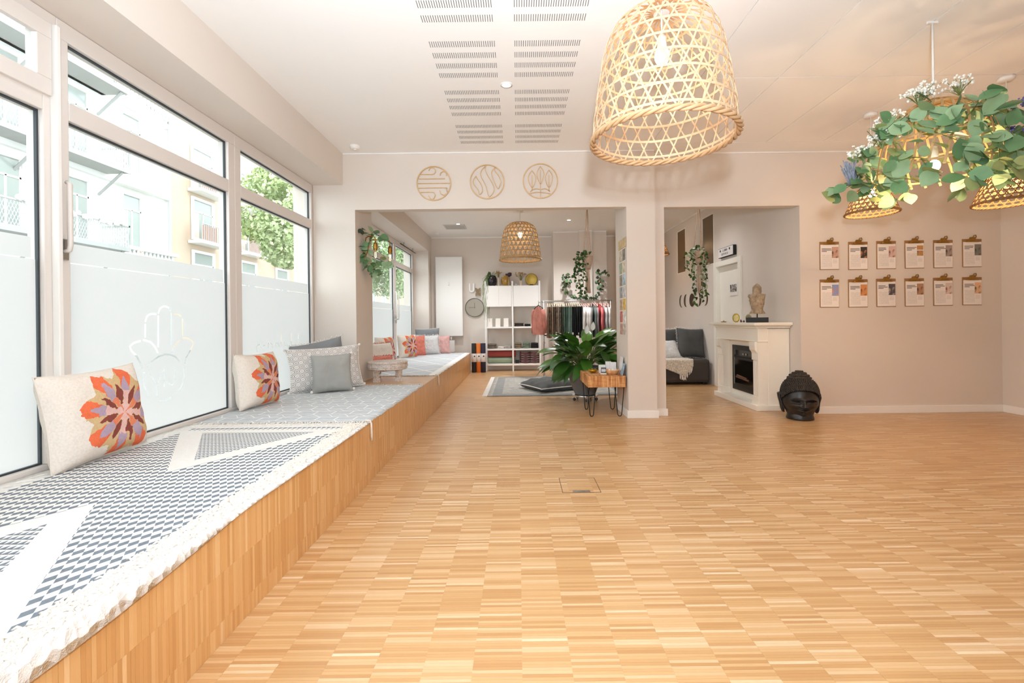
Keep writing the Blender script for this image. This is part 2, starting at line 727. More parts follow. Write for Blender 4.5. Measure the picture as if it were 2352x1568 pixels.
# ceilings
mb = box(-1.834, REAR, CZ, 1.37, AY, CZ + .1)
mb.box(1.37, 4.634, CZ, XR, RY, CZ + .0098)
mb.box(-1.834, AY, CZ, 1.37, RY, CZ + .1)
mb.box(-2.354, RY, CZ, XR + .2, BY + .2, CZ + .1)
ceiling = struct('ceiling', mb, CEILM, 'white ceiling, panelled on the right')
box(1.37, REAR, CZ + .01, XR + .2, RY, CZ + .1).build('panel_backing', M('panel_joint_shade', 'a89c92', .95), ceiling)  # darker than the panels: groove shade is put into the backing colour
gx = [1.37, 1.372, 1.96, 2.54, 3.115, 3.69, 4.27, 4.85, XR]
gy = [4.63, 3.38, 2.13, .88, -.37, -1.62, REAR]
for a, b in zip(gx[1:-1], gx[2:]):
    for c, d in zip(gy[1:], gy[:-1]):
        o = box(a + .003, c + .003, CZ, b - .003, d - .003, CZ + .0098).build('ceiling_panel', CEILM, ceiling)
# acoustic slots: solid dark bars, the shade inside the slots is their colour
for gI in range(4):
    for rI in range(4):
        y0 = 2.277 + .6205 * gI + .124 * rI
        if y0 < 2.4:
            continue
        for (xa, xb) in ((-.546, -.131), (0.0, .416)):
            mb = MB()
            n = 31
            for k in range(n):
                x = xa + (xb - xa) * k / (n - 1)
                mb.box(x - .0016, y0, CZ - .0008, x + .0016, y0 + .062, CZ + .004)
            mb.build('slot_row', SLOT_SHADE, ceiling, fix=False)

# trims: thin white shadow gap line where walls meet ceiling, baseboards
tr = [(AX0 - .12, AY - .012, AX1 + .3, AY), (CX1, RY - .012, XR, RY), (XR - .012, REAR, XR, RY - .012)]
for n, (a, b, c, d) in enumerate(tr):
    struct('trim_%d' % (n + 1), box(a, b, CZ - .012, c, d, CZ), TRIMM, 'thin white line between wall and ceiling')
for n, (a, b, c, d) in enumerate([(-1.83, BY - .012, .73, BY), (.73, 9.208, 1.24, 9.22), (1.24, 9.108, 1.5, 9.12), (1.5, 9.158, 1.8, 9.17), (1.8, BY - .012, WX, BY), (WX - .012, RY + .1, WX, BY - .012)]):
    struct('trim_%d' % (n + 4), box(a, b, CZ - .02, c, d, CZ), TRIMM, 'thin white cornice of the shop room')
bb = [('baseboard_column', (AX1 - .014, AY - .014, CX1 + .014, AY)), ('baseboard_column_side', (AX1 - .014, AY, AX1, AB)),
      ('baseboard_pier', (CX1 + .014, RY - .014, OX0 + .014, RY)), ('baseboard_back', (OX1, RY - .014, XR, RY)),
      ('baseboard_right', (XR - .014, REAR, XR, RY - .014)), ('baseboard_shop', (BX, BY - .014, .73, BY)),
      ('baseboard_pier_return', (CX1, AY + .0, CX1 + .014, RY))]
for n, (a, b, c, d) in bb:
    struct(n, box(a, b, 0, c, d, .078), TRIMM, 'white skirting board', bev=.003)

# ================================================================ SHOP WINDOWS
XF0, XF1, XG = -2.23, -2.15, -2.185
ZH, ZT1, ZT0, ZS = 2.41, 2.125, 2.035, .42


def film_mesh(y0, y1, z0, z1, strokes, w):
    """flat sheet in the window plane with the strokes cut out of it"""
    cu = bpy.data.curves.new('film', 'CURVE')
    cu.dimensions = '2D'
    cu.fill_mode = 'BOTH'
    polys = [[(y0, z0), (y1, z0), (y1, z1), (y0, z1)]]
    for st in strokes:
        p = [Vector(q) for q in st]
        L, Rr = [], []
        for i in range(len(p)):
            t = p[min(i + 1, len(p) - 1)] - p[max(i - 1, 0)]
            t.normalize()
            nrm = Vector((-t.y, t.x)) * (w / 2)
            L.append(p[i] + nrm)
            Rr.append(p[i] - nrm)
        polys.append([tuple(q) for q in L] + [tuple(q) for q in reversed(Rr)])
    for pl_ in polys:
        sp = cu.splines.new('POLY')
        sp.points.add(len(pl_) - 1)
        for q, pt in zip(sp.points, pl_):
            q.co = (pt[0], pt[1], 0, 1)
        sp.use_cyclic_u = True
    ob = bpy.data.objects.new('film_tmp', cu)
    COL.objects.link(ob)
    dg = bpy.context.evaluated_depsgraph_get()
    me = bpy.data.meshes.new_from_object(ob.evaluated_get(dg))
    bpy.data.objects.remove(ob)
    bpy.data.curves.remove(cu)
    for v in me.vertices:
        v.co = (XG + .004, v.co.x, v.co.y)
    me.materials.clear()
    me.materials.append(FILM)
    return me


def zpx(lst, ox, oy, sc):
    out = []
    for st in lst:
        q = []
        for (x, y) in st:
            p = at_x(ox + x / sc, oy + y / sc, XG)
            q.append((p.y, p.z))
        out.append(q)
    return out


HAND = [[(535, 700), (535, 225)], [(533, 195), (560, 120), (600, 92), (640, 85), (700, 110), (728, 160)], [(730, 190), (728, 680)],
        [(340, 320), (365, 235), (400, 210), (440, 200), (505, 205)], [(340, 350), (338, 555)], [(765, 205), (840, 205), (880, 240)], [(897, 270), (900, 530)],
        [(270, 605), (160, 640), (108, 690), (130, 750), (215, 840), (300, 1015)], [(310, 588), (420, 622), (490, 700), (530, 790)],
        [(365, 1005), (430, 920), (540, 840), (640, 808), (720, 812), (790, 842), (860, 915)], [(742, 775), (770, 690), (855, 590)],
        [(895, 567), (980, 565), (1045, 605), (1065, 650), (1000, 780), (950, 860), (935, 945)],
        [(325, 1070), (305, 1160), (330, 1300), (410, 1450)], [(920, 1000), (925, 1160), (880, 1300), (800, 1400)], [(560, 1500), (650, 1500), (740, 1445)],
        [(400, 1090), (495, 1245)], [(592, 1062), (535, 1235)], [(512, 1295), (515, 1440)], [(625, 1030), (625, 1290)],
        [(655, 1190), (700, 1255), (750, 1260), (785, 1215), (785, 1010)]]
TEXT = [[(520, 745), (450, 770), (420, 840), (420, 1000)], [(545, 830), (590, 880)], [(640, 790), (700, 760)], [(825, 700), (795, 860)], [(880, 690), (965, 780), (930, 850)],
        [(1090, 680), (1050, 860)], [(1115, 690), (1195, 840)], [(1245, 300), (1245, 835)], [(1320, 660), (1415, 820)], [(1455, 690), (1450, 825)],
        [(1590, 370), (1590, 780)], [(1590, 870), (1595, 935)], [(1845, 380), (1812, 560)], [(1820, 620), (1830, 930)]]
BACKT = [[(60, 0), (60, 90)], [(20, 140), (60, 120), (100, 140)], [(0, 230), (30, 210)], [(90, 220), (110, 260)]]


def window(n, y0, y1, yl, yr, label, vent=False, strokes=(), handle=None, zf=1.45, sw=.011):
    """one bay: glass between y0 and y1, frame out to yl / yr"""
    w = bpy.data.objects.new('window_%d' % n, None)
    COL.objects.link(w)
    w['kind'] = 'structure'
    w['label'] = label
    mb = box(XF0, yl, ZH, XF1, yr, 2.498)
    mb.box(XF0, y0, ZT0, XF1, y1, ZT1).box(XF0, yl, BZ, XF1, yr, ZS)
    mb.box(XF0, yl, ZS, XF1, y0, ZH).box(XF0, y1, ZS, XF1, yr, ZH)
    mb.build('window_frame', FRAMEM, w, bev=.004)
    up = box(XG - .004, y0, ZT1, XG, y1, ZH)
    ga = MB()
    for (a, b, c, d) in ((y0, y1, ZS, ZT0), (y0, y1, ZT1, ZH)):
        t = .008
        for q in ((a, c, b, c + t), (a, d - t, b, d), (a, c + t, a + t, d - t), (b - t, c + t, b, d - t)):
            ga.box(XG - .002, q[0], q[1], XG + .012, q[2], q[3])
    if vent:
        # tilting vent sash above
        s = MB()
        for q in ((y0 - .03, ZT1 - .02, y1 + .025, ZT1 + .055), (y0 - .03, ZH - .043, y1 + .025, ZH + .03), (y1 - .04, ZT1 + .055, y1 + .025, ZH - .043), (y0 - .03, ZT1 + .055, y0 + .03, ZH - .043)):
            s.box(XF1 - .01, q[0], q[1], XF1 + .018, q[2], q[3])
        sa = s.build('vent_sash', FRAMEM, w, bev=.003)
        box(XF1 + .0, y1 + .03, ZS + .1, XF1 + .034, y1 + .052, ZH + .03).build('cover_strip', WHITE, w, bev=.004)
        hb = box(XF1 + .01, y0 + .5, ZT1 - .035, XF1 + .03, y0 + .72, ZT1 - .018).build('vent_handle', WHITE, sa, bev=.003)
    ga.build('gasket', GASKET, w)
    up.build('pane', GLASS, w)
    box(XG - .004, y0, ZS, XG, y1, ZT0).build('pane', GLASS, w)
    me = film_mesh(y0 + .012, y1 - .012, ZS + .01, zf - .099, strokes, sw)
    fo = bpy.data.objects.new('frosted_film', me)
    COL.objects.link(fo)
    fo.parent = w
    fo['label'] = 'frosted privacy film'
    me = film_mesh(y0 + .012, y1 - .03, zf - .094, zf, (), sw)
    f2 = bpy.data.objects.new('frosted_film', me)
    COL.objects.link(f2)
    f2.parent = w
    if handle is not None:
        hm = MB().box(XF1, handle - .012, 1.02, XF1 + .012, handle + .012, 1.14)
        hm.build('handle_plate', STEEL, w, bev=.003)
        MB().tube([(XF1 + .01, handle, 1.09), (XF1 + .05, handle, 1.09), (XF1 + .055, handle, 1.12), (XF1 + .055, handle, 1.52), (XF1 + .05, handle, 1.56), (XF1 + .035, handle, 1.56)], .011, 8).build('pull_handle', WHITE, w, True)
    return w


window(1, -.5, .75, -.62, .8, 'shop window bay beside the camera with frosted lower half')
window(2, .85, 2.07, .8, 2.135, 'leftmost visible shop window with tilting vent above', vent=True)
window(3, 2.19, 3.40, 2.135, 3.475, 'wide shop window with a hand-shaped logo cut in its frosted film', strokes=zpx(HAND, 280, 690, 6.533))
window(4, 3.55, 4.755, 3.475, 4.80, 'shop window with lettering cut in its film, next to the pier', strokes=zpx(TEXT, 560, 740, 14.7), sw=.010)
window(5, 5.53, 7.92, 5.45, 7.975, 'shop room window pane behind the wall sconce', zf=1.36, handle=7.86)
window(6, 8.05, 9.30, 7.975, 9.40, 'far shop room window pane next to the end wall', zf=1.36, handle=8.0)
# long grip on the mullion between bays 2 and 3
hh = thing('window_grip', 'long pale lever grip on the post beside the hand logo window', 'handle', (XF1, 2.15, 1.3))
MB().tube([(.012, 0, .1), (.03, .004, .105), (.034, .006, .13), (.034, .006, .42), (.02, .006, .43)], .011, 8).build('lever', FRAMEM, hh, True)
box(0, -.015, .06, .014, .02, .16).build('plate', STEEL, hh, bev=.003)

# curtain rod under the beam of the shop room
cr = thing('curtain_rod', 'thin dark curtain rod with brackets above the far shop window', 'curtain rod', (XW + .07, 8.1, 2.44))
MB().tube([(0, 0, 0), (0, 1.2, 0)], .007, 8).build('rod', BLACKM, cr, True)
for q in (.25, .95):
    MB().tube([(0, q, 0), (0, q, .058)], .01, 8).build('bracket', STEEL, cr, True)

# ================================================================ WINDOW BENCH
bench = thing('window_bench', 'long low oak platform bench running under the shop windows', 'bench', (0, 0, 0))
box(XW, -2.9, 0, BX - .004, 9.395, BZ - .003).build('bench_body', M('bench_core', 'b98a55', .7), bench)
BTOP = parquet('oak_bench_top', 'floor')
box(XW, -2.9, BZ - .003, BX, 9.395, BZ).build('bench_top', BTOP, bench)
rows = [(0, .07), (.07, .23), (.23, .3865)]
sms = [MB().box(-.004, g, a + g, 0, .0125 - g, b - g).mesh('front_strip', BENCHM) for a, b in rows]
V, Fc = [], []
nind = 0
allf = [(0, 3, 2, 1), (4, 5, 6, 7), (0, 1, 5, 4), (1, 2, 6, 5), (2, 3, 7, 6), (3, 0, 4, 7)]
for r_, (a, b) in enumerate(rows):
    off = (r_ * .37) % 1
    for j in range(math.floor(-1.0 / .0125), math.floor(9.38 / .0125)):
        y = (j - off) * .0125
        dx = R.uniform(-.0006, .0004)
        if 1.14 < y < 2.38 and nind < 300:
            inst(sms[r_], 'front_strip', bench, Matrix.Translation((BX + dx, y, 0)))
            nind += 1
            continue
        k = len(V)
        x0, x1, y0, y1, z0, z1 = BX - .004, BX + dx, y + g, y + .0125 - g, a + g, b - g
        V += [(x0, y0, z0), (x1, y0, z0), (x1, y1, z0), (x0, y1, z0), (x0, y0, z1), (x1, y0, z1), (x1, y1, z1), (x0, y1, z1)]
        Fc += [tuple(q + k for q in f) for f in allf]
m_ = MB()
m_.v, m_.f = V, Fc
o = m_.build('front_strips', BENCHM, bench, fix=False)
o['kind'] = 'stuff'

# ================================================================ OUTSIDE
struct('street_ground', box(-40, -30, -.6, -2.36, 90, -.3), M('asphalt', '8d8b88', .9, var=.15, vscale=.5, mode='World'), 'grey street and pavement outside')
FACW = M('white_stucco', 'ebeae7', .9, var=.03, vscale=.4, mode='World')
FACT = M('tan_plaster', 'cdb8a4', .9, var=.06, vscale=.5, mode='World')
PANE = M('far_window_pane', 'a3a8a4', .15, spec=.8)
CURT = M('far_curtain', 'dcd6cc', .9)
GREYST = M('grey_balcony', 'a9a9a6', .7)
RAILM = M('pale_railing', 'b9bab8', .5)
REDCL = M('pale_red_cloth', 'd6a394', .9)


def facade_window(b, X, yc, w, z0, z1, ped=False, sash=2):
    wn = MB()
    wn.box(X, yc - w / 2 - .12, z0 - .12, X + .1, yc + w / 2 + .12, z0)
    wn.box(X, yc - w / 2 - .12, z1, X + .1, yc + w / 2 + .12, z1 + .14)
    wn.box(X, yc - w / 2 - .12, z0, X + .1, yc - w / 2, z1).box(X, yc + w / 2, z0, X + .1, yc + w / 2 + .12, z1)
    o = wn.build('window', M_WFR, b)
    box(X, yc - w / 2, z0, X + .02, yc + w / 2, z1).build('pane', PANE, o)
    s = MB().box(X + .02, yc - .03, z0, X + .05, yc + .03, z1 - .6).box(X + .02, yc - w / 2, z1 - .64, X + .05, yc + w / 2, z1 - .57)
    s.box(X + .02, yc - w / 2, z0, X + .05, yc - w / 2 + .05, z1).box(X + .02, yc + w / 2 - .05, z0, X + .05, yc + w / 2, z1)
    s.build('sash', M_WFR, o)
    box(X + .021, yc - w / 2 + .06, z0, X + .026, yc - w * .2, z1 - .65).build('curtain', CURT, o)
    if ped:
        MB().prism([(-w / 2 - .45, 0), (w / 2 + .45, 0), (0, .55)], X, X + .35, lambda u, v, k: (k, yc + u, z1 + .45 + v)).build('pediment', FACW, o)
        box(X, yc - w / 2 - .5, z1 + .32, X + .4, yc + w / 2 + .5, z1 + .45).build('pediment_ledge', FACW, o)


M_WFR = M('far_window_frame', 'f1efea', .6)
bw = thing('white_building', 'ornate white stucco house across the street with balconies', 'building', (0, 0, -.3))
XB = -17.0
box(XB - 6, 4, 0, XB, 22.2, 18).build('wall', FACW, bw)
for zc in (3.9, 7.35, 10.8, 14.2):
    box(XB, 4, zc, XB + .18, 22.2, zc + .22).build('cornice', FACW, bw)
for z0, z1 in ((4.75, 7.0), (8.1, 10.5), (11.6, 14.0), (1.0, 3.2)):
    for yc in (9.6, 12.4, 15.1, 17.55):
        facade_window(bw, XB, yc, .95, z0, z1)
    facade_window(bw, XB, 20.05, .95, z0, z1, ped=True)
for zb in (4.35, 7.55, 10.8):
    bal = box(XB, 7.5, zb, XB + 1.1, 18.7, zb + .16).build('balcony_slab', GREYST, bw)
    rl = MB().box(XB + 1.04, 7.5, zb + 1.0, XB + 1.1, 18.7, zb + 1.06).box(XB, 18.64, zb + 1.0, XB + 1.1, 18.7, zb + 1.06)
    for k in range(113):
        y = 7.5 + k * .1
        rl.tube([(XB + 1.07, y, zb + .16), (XB + 1.07, min(y + .35, 18.7), zb + 1.0)], .012, 4)
        rl.tube([(XB + 1.07, min(y + .35, 18.7), zb + .16), (XB + 1.07, y, zb + 1.0)], .012, 4)
    for k in range(11):
        rl.tube([(XB + .1 * k, 18.67, zb + .16), (XB + .1 * k, 18.67, zb + 1.0)], .012, 4)
    rl.build('railing', RAILM, bal, fix=False)
    for yb in (9.0, 12.2, 15.4, 18.5):
        MB().tube([(XB + 1.0, yb, zb), (XB, yb, zb - .9)], .05, 6).build('bracket', GREYST, bal)
    fl = MB()
    for k in range(40):
        fl.sphere((XB + 1.1 + R.uniform(-.1, .1), 14.5 + R.uniform(0, 4), zb + 1.02 + R.uniform(-.05, .12)), R.uniform(.05, .12), 6, 4)
    fl.build('flower_boxes', COTTON, bal, fix=False)
mb = MB()
for k in range(14):
    mb.lathe([(.07, 0), (.05, .15), (.1, .3), (.05, .5), (.08, .6)], 8, (XB + .35, 19.1 + k * .22, 11.05))
mb.box(XB, 18.9, 11.6, XB + .5, 22.2, 11.75).build('balustrade', FACW, bw)
mb = MB()
for k in range(14):
    mb.lathe([(.07, 0), (.05, .15), (.1, .3), (.05, .5), (.08, .6)], 8, (XB + .35, 19.1 + k * .22, 4.05))
mb.box(XB, 18.9, 4.6, XB + .5, 22.2, 4.75).build('balustrade', FACW, bw)
MB().tube([(XB + .15, 22.1, 0), (XB + .15, 22.1, 16)], .07, 8).build('downpipe', RAILM, bw)

bt = thing('tan_building', 'tan plastered apartment block across the street with small balconies', 'building', (0, 0, -.3))
box(XB - 6, 22.2, 0, XB - .02, 70, 12.2).build('wall', FACT, bt)
box(XB - 6, 22.2, 12.2, XB + .45, 70, 12.5).build('roof_edge', M_WFR, bt)
box(XB - 6, 22.4, 12.5, XB - 1.2, 70, 15.5).build('attic', CURT, bt)
for k in range(9):
    yc = 24.6 + 4.1 * k
    for n, (z0, z1) in enumerate(((8.6, 10.6), (5.9, 7.9), (3.3, 5.1), (.9, 2.6))):
        facade_window(bt, XB, yc, 1.5, z0, z1)
        if n < 2:
            sl = box(XB, yc - 1.1, z0 - .35, XB + .75, yc + 1.1, z0 - .2).build('balcony_slab', M_WFR, bt)
            rl = MB()
            rl.box(XB + .7, yc - 1.1, z0 + .65, XB + .75, yc + 1.1, z0 + .7)
            for q in range(16):
                rl.box(XB + .71, yc - 1.1 + q * .145, z0 - .2, XB + .74, yc - 1.07 + q * .145, z0 + .65)
            rl.build('railing', RAILM, sl, fix=False)
            box(XB + .69, yc - 1.05, z0 - .15, XB + .70, yc + .1, z0 + .6).build('cloth_panel', REDCL, sl)
struct('far_house_row', box(-30, 70, -.3, 12, 78, 14), FACW, 'pale houses closing the far end of the street')


def tree(x, y, zc, rx, rz, n, label, seed, th=.18, cols=('9cb878', '7fa35c')):
    rr = random.Random(seed)
    t = thing('street_tree', label, 'tree', (x, y, -.3), group=None)
    MB().tube([(0, 0, 0), (.1, .05, zc * .5), (.05, -.1, zc)], th, 8, r1=th * .5).build('trunk', M('bark', '6b6256', .9, var=.2), t, True)
    br = MB()
    for k in range(7):
        a = rr.uniform(0, 6.28)
        br.tube([(.05, 0, zc * (.55 + .05 * k)), (rx * .4 * math.cos(a), rx * .4 * math.sin(a), zc + rz * .2), (rx * .8 * math.cos(a), rx * .8 * math.sin(a), zc + rz * rr.uniform(-.1, .6))], th * .35, 5, r1=.02)
    br.build('branches', M('bark_branch', '6b6256', .9), t, fix=False)
    for q in range(2):
        lv = MB()
        for k in range(n // 2):
            while True:
                p = Vector((rr.uniform(-1, 1), rr.uniform(-1, 1), rr.uniform(-1, 1)))
                if .25 < p.length < 1 and noise.noise(p * 2.3 + Vector((seed, 0, 0))) > -.12:
                    break
            c = Vector((p.x * rx, p.y * rx, p.z * rz + zc + .3))
            s = rr.uniform(.07, .14)
            u = Vector((rr.uniform(-1, 1), rr.uniform(-1, 1), rr.uniform(-1, 1))).normalized() * s
            w = u.orthogonal().normalized() * s * .6
            lv.add([c - u, c + w, c + u, c - w], [(0, 1, 2, 3)])
        o = lv.build('foliage', M('foliage_%d_%d' % (seed, q), cols[q], .8, var=.2, vscale=1), t, fix=False)
        o['kind'] = 'stuff'
    return t


tree(-10.6, 22.0, 6.2, 2.7, 2.6, 17000, 'light green street tree showing in the pane beside the pier', 3, cols=('c9d3a4', 'b3c48c'))
tree(-9.0, 33, 6.2, 3.2, 3.6, 14000, 'shady street tree showing behind the wall sconce', 5, cols=('a9bc8c', '8ea577'))
tree(-8.2, 46, 5.0, 3.4, 4.4, 12000, 'tree at the far end of the street seen in the last pane', 9, cols=('a9bc8c', '8ea577'))

# ================================================================ SOFT THINGS ON THE BENCH
def sstep(a, b, x):
    t = min(1, max(0, (x - a) / (b - a)))
    return t * t * (3 - 2 * t)


# ---- rug materials
def rug1_mat():
    m = Mat('woven_diamond_rug', .95, 0, .2)
    u, v, _ = m.xyz()
    av = v.abs()
    au = u.abs()
    dia = (u / .03).tri() + (v / .046).tri()
    dk = dia.lt(.96)
    small = ((v / .03).frac() - (u / .02).tri() * .8).lt(.1)
    t_out = (au - (av - .17) * .66).lt(0) * av.lt(.95)
    t_in = (au - (av - .34) * .62).lt(0) * av.lt(.88)
    pat = dk * (1 - t_out) + small * t_in
    border = au.gt(.485).max(av.gt(1.0))
    pat = pat * (1 - border)
    nz = m.noise(60, detail=2)
    grey = m.mix(nz, '666d75', '868e95')
    white = m.mix(nz, 'e6e2dc', 'f4f1ec')
    m.color(m.mix(pat, white, grey))
    h = m.noise(300) * .4 + m.voronoi(38) * border * 2.5
    m.bump(h, .8, .008)
    return m.m


def rug2_mat():
    m = Mat('grey_line_rug', .95, 0, .2)
    u, v, _ = m.xyz()
    wob = (m.noise(9) - .5) * .03
    v2 = v + wob
    k = (v2 / .1).floor()
    f = (v2 / .1).frac()
    par = (k / 2).frac().gt(.25)
    zig = (f - ((u + wob) / .11).tri() * .7 - .15).abs().lt(.055)
    ver = ((u / .13 + k * .37).frac() - .5).abs().lt(.035)
    hor = f.lt(.07)
    ln = (zig * par).max(ver * (1 - par)).max(hor).min(1.0)
    nz = m.noise(45, detail=3)
    grey = m.mix(nz, 'b0b6ba', 'd0d4d6')
    m.color(m.mix(ln, grey, 'f3f2ef'))
    m.bump(m.noise(260) * .4 + ln * .6, .6, .006)
    return m.m


def rug3_mat():
    m = Mat('pale_diamond_rug', .95, 0, .2)
    u, v, _ = m.xyz()
    d = ((u / .62).tri() - (v / .9).tri()).abs().lt(.06)
    d2 = ((u / .31).tri() - (v / .45).tri()).abs().lt(.05)
    edge = u.abs().gt(.47)
    nz = m.noise(40, detail=3)
    grey = m.mix(nz, 'c2c7cc', 'dcdfe2')
    m.color(m.mix(d.max(d2 * .6).max(edge), grey, 'f2f0ec'))
    m.bump(m.noise(200), .6, .006)
    return m.m


def bench_rug(name, label, cat, y0, y1, xa, xb, mat, near_droop=0, seed=0, fringe=True):
    yc, xc = (y0 + y1) / 2, (xa + xb) / 2
    t = thing(name, label, cat, (xc, yc, BZ))
    nx, ny = 26, 70
    lim = BX + .006

    def fn(i, j):
        y = y0 + (y1 - y0) * j
        x = xa + (xb - xa) * i
        z = .0045 + .0012 * noise.noise(Vector((x * 9, y * 9, seed)))
        if i > .97:
            x += .006 * math.sin(y * 23 + seed) + .004 * noise.noise(Vector((y * 11, seed, 0)))
            z -= .004
        if near_droop and i > .955:
            dr = sstep(1.75, .95, y) * near_droop
            if i > .985:
                x = lim + .004
                z -= dr
            else:
                x = BX - .001
                z = .0045
        return (x - xc, y - yc, z)
    MB().grid(fn, nx, ny).build('rug_cloth', mat, t, True, solid=.006)
    if fringe:
        for (ye, sg) in ((y0, -1), (y1, 1)):
            mb = MB()
            k = int((xb - xa) / .018)
            for q in range(k):
                x = xa - xc + .012 + q * .018
                L = R.uniform(.025, .05)
                mb.tube([(x, ye - yc, .006), (x + R.uniform(-.008, .008), ye - yc + sg * L * .5, .009), (x + R.uniform(-.012, .012), ye - yc + sg * L, .005)], .004, 5, r1=.003)
            mb.build('fringe', CREAM, t, True, fix=False)['kind'] = 'stuff'
    return t


rg1 = bench_rug('bench_rug', 'cream bench rug with grey diamonds and two facing triangles', 'rug', .72, 2.96, -2.145, -.975, rug1_mat(), near_droop=.045, seed=1, fringe=False)
rg2 = bench_rug('bench_rug', 'grey bench rug with white hand-drawn lines and fringed ends', 'rug', 2.98, 4.70, -2.145, -.985, rug2_mat(), seed=2)
rg3 = bench_rug('bench_rug', 'pale white bench rug in the shop room behind the carved stool', 'rug', 5.5, 9.3, -2.145, -.985, rug3_mat(), seed=3)
# corner cords hanging over the bench edge
for tg, yy in ((rg2, 2.99), (rg3, 5.52)):
    lx, ly = -.985 - (-2.145 - .985) / 2, yy - (2.98 + 4.70) / 2 if tg is rg2 else yy - 7.4
    MB().tube([(lx - .03, ly, .012), (lx + .006, ly, .012), (lx + .012, ly, -.01), (lx + .012, ly + .004, -.07), (lx + .013, ly + .008, -.12)], .006, 6, r1=.008).build('corner_cord', CREAM, tg, True)
# fluffy braided border of the first rug: real loops along its front edge
mb = MB()
rr = random.Random(5)
for k in range(1500):
    y = .76 + rr.random() * 2.16
    x = -1.005 - rr.random() * .085
    s = rr.uniform(.006, .012)
    a = rr.uniform(0, 3.14)
    mb.tube([(x - s * math.cos(a), y - s * math.sin(a), .006), (x, y, .011), (x + s * math.cos(a), y + s * math.sin(a), .006)], .0036, 5)
mb.v = [(a + 1.56, b - 1.84, c) for a, b, c in mb.v]
o = mb.build('loop_border', CREAM, rg1, True, fix=False)
o['kind'] = 'stuff'


# ---- pillows
def pillow_mb(w, h, t, seed=0, wr=.006, pinch=.07):
    n = 30
    mb = MB()
    for sgn in (-1, 1):
        def fn(i, j):
            u, v = i * 2 - 1, j * 2 - 1
            x = u * w / 2 * (1 - pinch * (1 - v * v))
            z = v * h / 2 * (1 - pinch * (1 - u * u)) + h / 2
            e = max(0, (1 - u ** 4)) ** .55 * max(0, (1 - v ** 4)) ** .55
            th = t / 2 * e
            ed = max(abs(u), abs(v))
            wk = noise.noise(Vector((u * 3 + seed, v * 3, sgn))) * wr * 1.5 + noise.noise(Vector((u * 9, v * 4 + seed, sgn * 3))) * wr * ed
            # bottom bulges where the pillow rests
            z = max(z, .002 + .004 * e)
            return (x, sgn * (th + wk * e ** .4), z)
        mb.grid(fn, n, n)
    return mb


def pillow_edge(w, h, pinch=.07, k=60):
    pts = []
    for q in range(k):
        s = q / k * 4
        e, f = int(s), s - int(s)
        u, v = [(-1 + 2 * f, -1), (1, -1 + 2 * f), (1 - 2 * f, 1), (-1, 1 - 2 * f)][e]
        pts.append((u * w / 2 * (1 - pinch * (1 - v * v)), 0, max(.004, v * h / 2 * (1 - pinch * (1 - u * u)) + h / 2)))
    return pts


def pillow(label, loc, w, h, t, rotz, lean, mat, roll=0, seed=0, piping=None, pr=.004, tassels=None, fringe=None, name='throw_pillow', pinch=.07, group=None, wr=.006):
    p = thing(name, label, 'pillow', loc, rot=(-lean, roll, rotz), group=group)
    pillow_mb(w, h, t, seed, wr, pinch).build('cover', mat, p, True)
    if piping is not None:
        MB().tube(pillow_edge(w, h, pinch), pr, 6, closed=True).build('piping', piping, p, True)
    if fringe is not None:
        mb = MB()
        for q in pillow_edge(w * 1.01, h * 1.01, pinch, 150):
            d = Vector((q[0], 0, q[2] - h / 2)).normalized()
            a = Vector(q)
            b = a + d * R.uniform(.012, .028) + Vector((R.uniform(-.01, .01), R.uniform(-.012, .012), R.uniform(-.012, .006)))
            b.z = max(b.z, .004)
            mb.tube([a, (a + b) / 2 + Vector((0, R.uniform(-.006, .006), 0)), b], .0035, 4)
        mb.build('fringe', fringe, p, True, fix=False)['kind'] = 'stuff'
    if tassels is not None:
        for sx in (-1, 1):
            for zc in (.016, h):
                c = (sx * w / 2 * 1.02, 0, zc)
                MB().sphere(c, .013, 8, 6).lathe([(.008, -.012), (.014, .0)], 8, c).build('tassel', tassels, p, True)
    return p


def flower_mat():
    m = Mat('embroidered_flower', .95, 0, .2)
    x, y, z = m.xyz()
    wob = (m.noise(38, detail=2) - .5) * .03
    u = x - .07 + wob
    v = z - .205 + wob
    front = y.lt(.004)
    r = (u * u + v * v).sqrt() / .205
    th = v.atan2(u) + .25
    s = (th / (PI / 4)).frac()            # 0..1 within a 45 degree sector
    arm = ((s - .5).abs() * -2 + 1)       # 0 at arm axis, 1 between arms
    par = ((th / (PI / 4) + .5).floor() / 2).frac().gt(.25)   # odd arms
    nz = m.noise(90)
    base = m.mix(nz, 'e8ddd0', 'f0e7dc')
    orange, lav, pink, coral, tan, burg = 'f0774f', 'b9a3b6', 'e8bdb4', 'e88a66', 'd9b98a', '8f4a40'
    armw = arm.lt(.52)
    c_even = m.mix(r.gt(.52), pink, lav)
    c_odd = m.mix(r.gt(.42), coral, lav)
    ca = m.mix(par, c_even, c_odd)
    tip = (r + arm * .55).gt(.9)
    ca = m.mix(tip, ca, orange)
    leaf = ((r - .4).abs() + (1 - arm) * .62).lt(.33)
    cb = m.mix(leaf, tan, burg)
    inner = r.lt(.2)
    cb = m.mix(inner, cb, pink)
    cf = m.mix(armw, cb, ca)
    inside = (r - (1.13 - arm * .28)).lt(0) * front
    col = m.mix(inside, base, cf)
    sh = m.noise(120)
    col = m.mix((sh - .4) * .35, col, '5a3a34', 'MULTIPLY')
    m.color(col)
    m.bump(inside * .7 + m.noise(220) * inside * .6 + m.noise(150) * .12, .9, .006)
    return m.m


FLOWER = flower_mat()
PIPEW = M('pillow_seam', 'e6ddd2', .95)


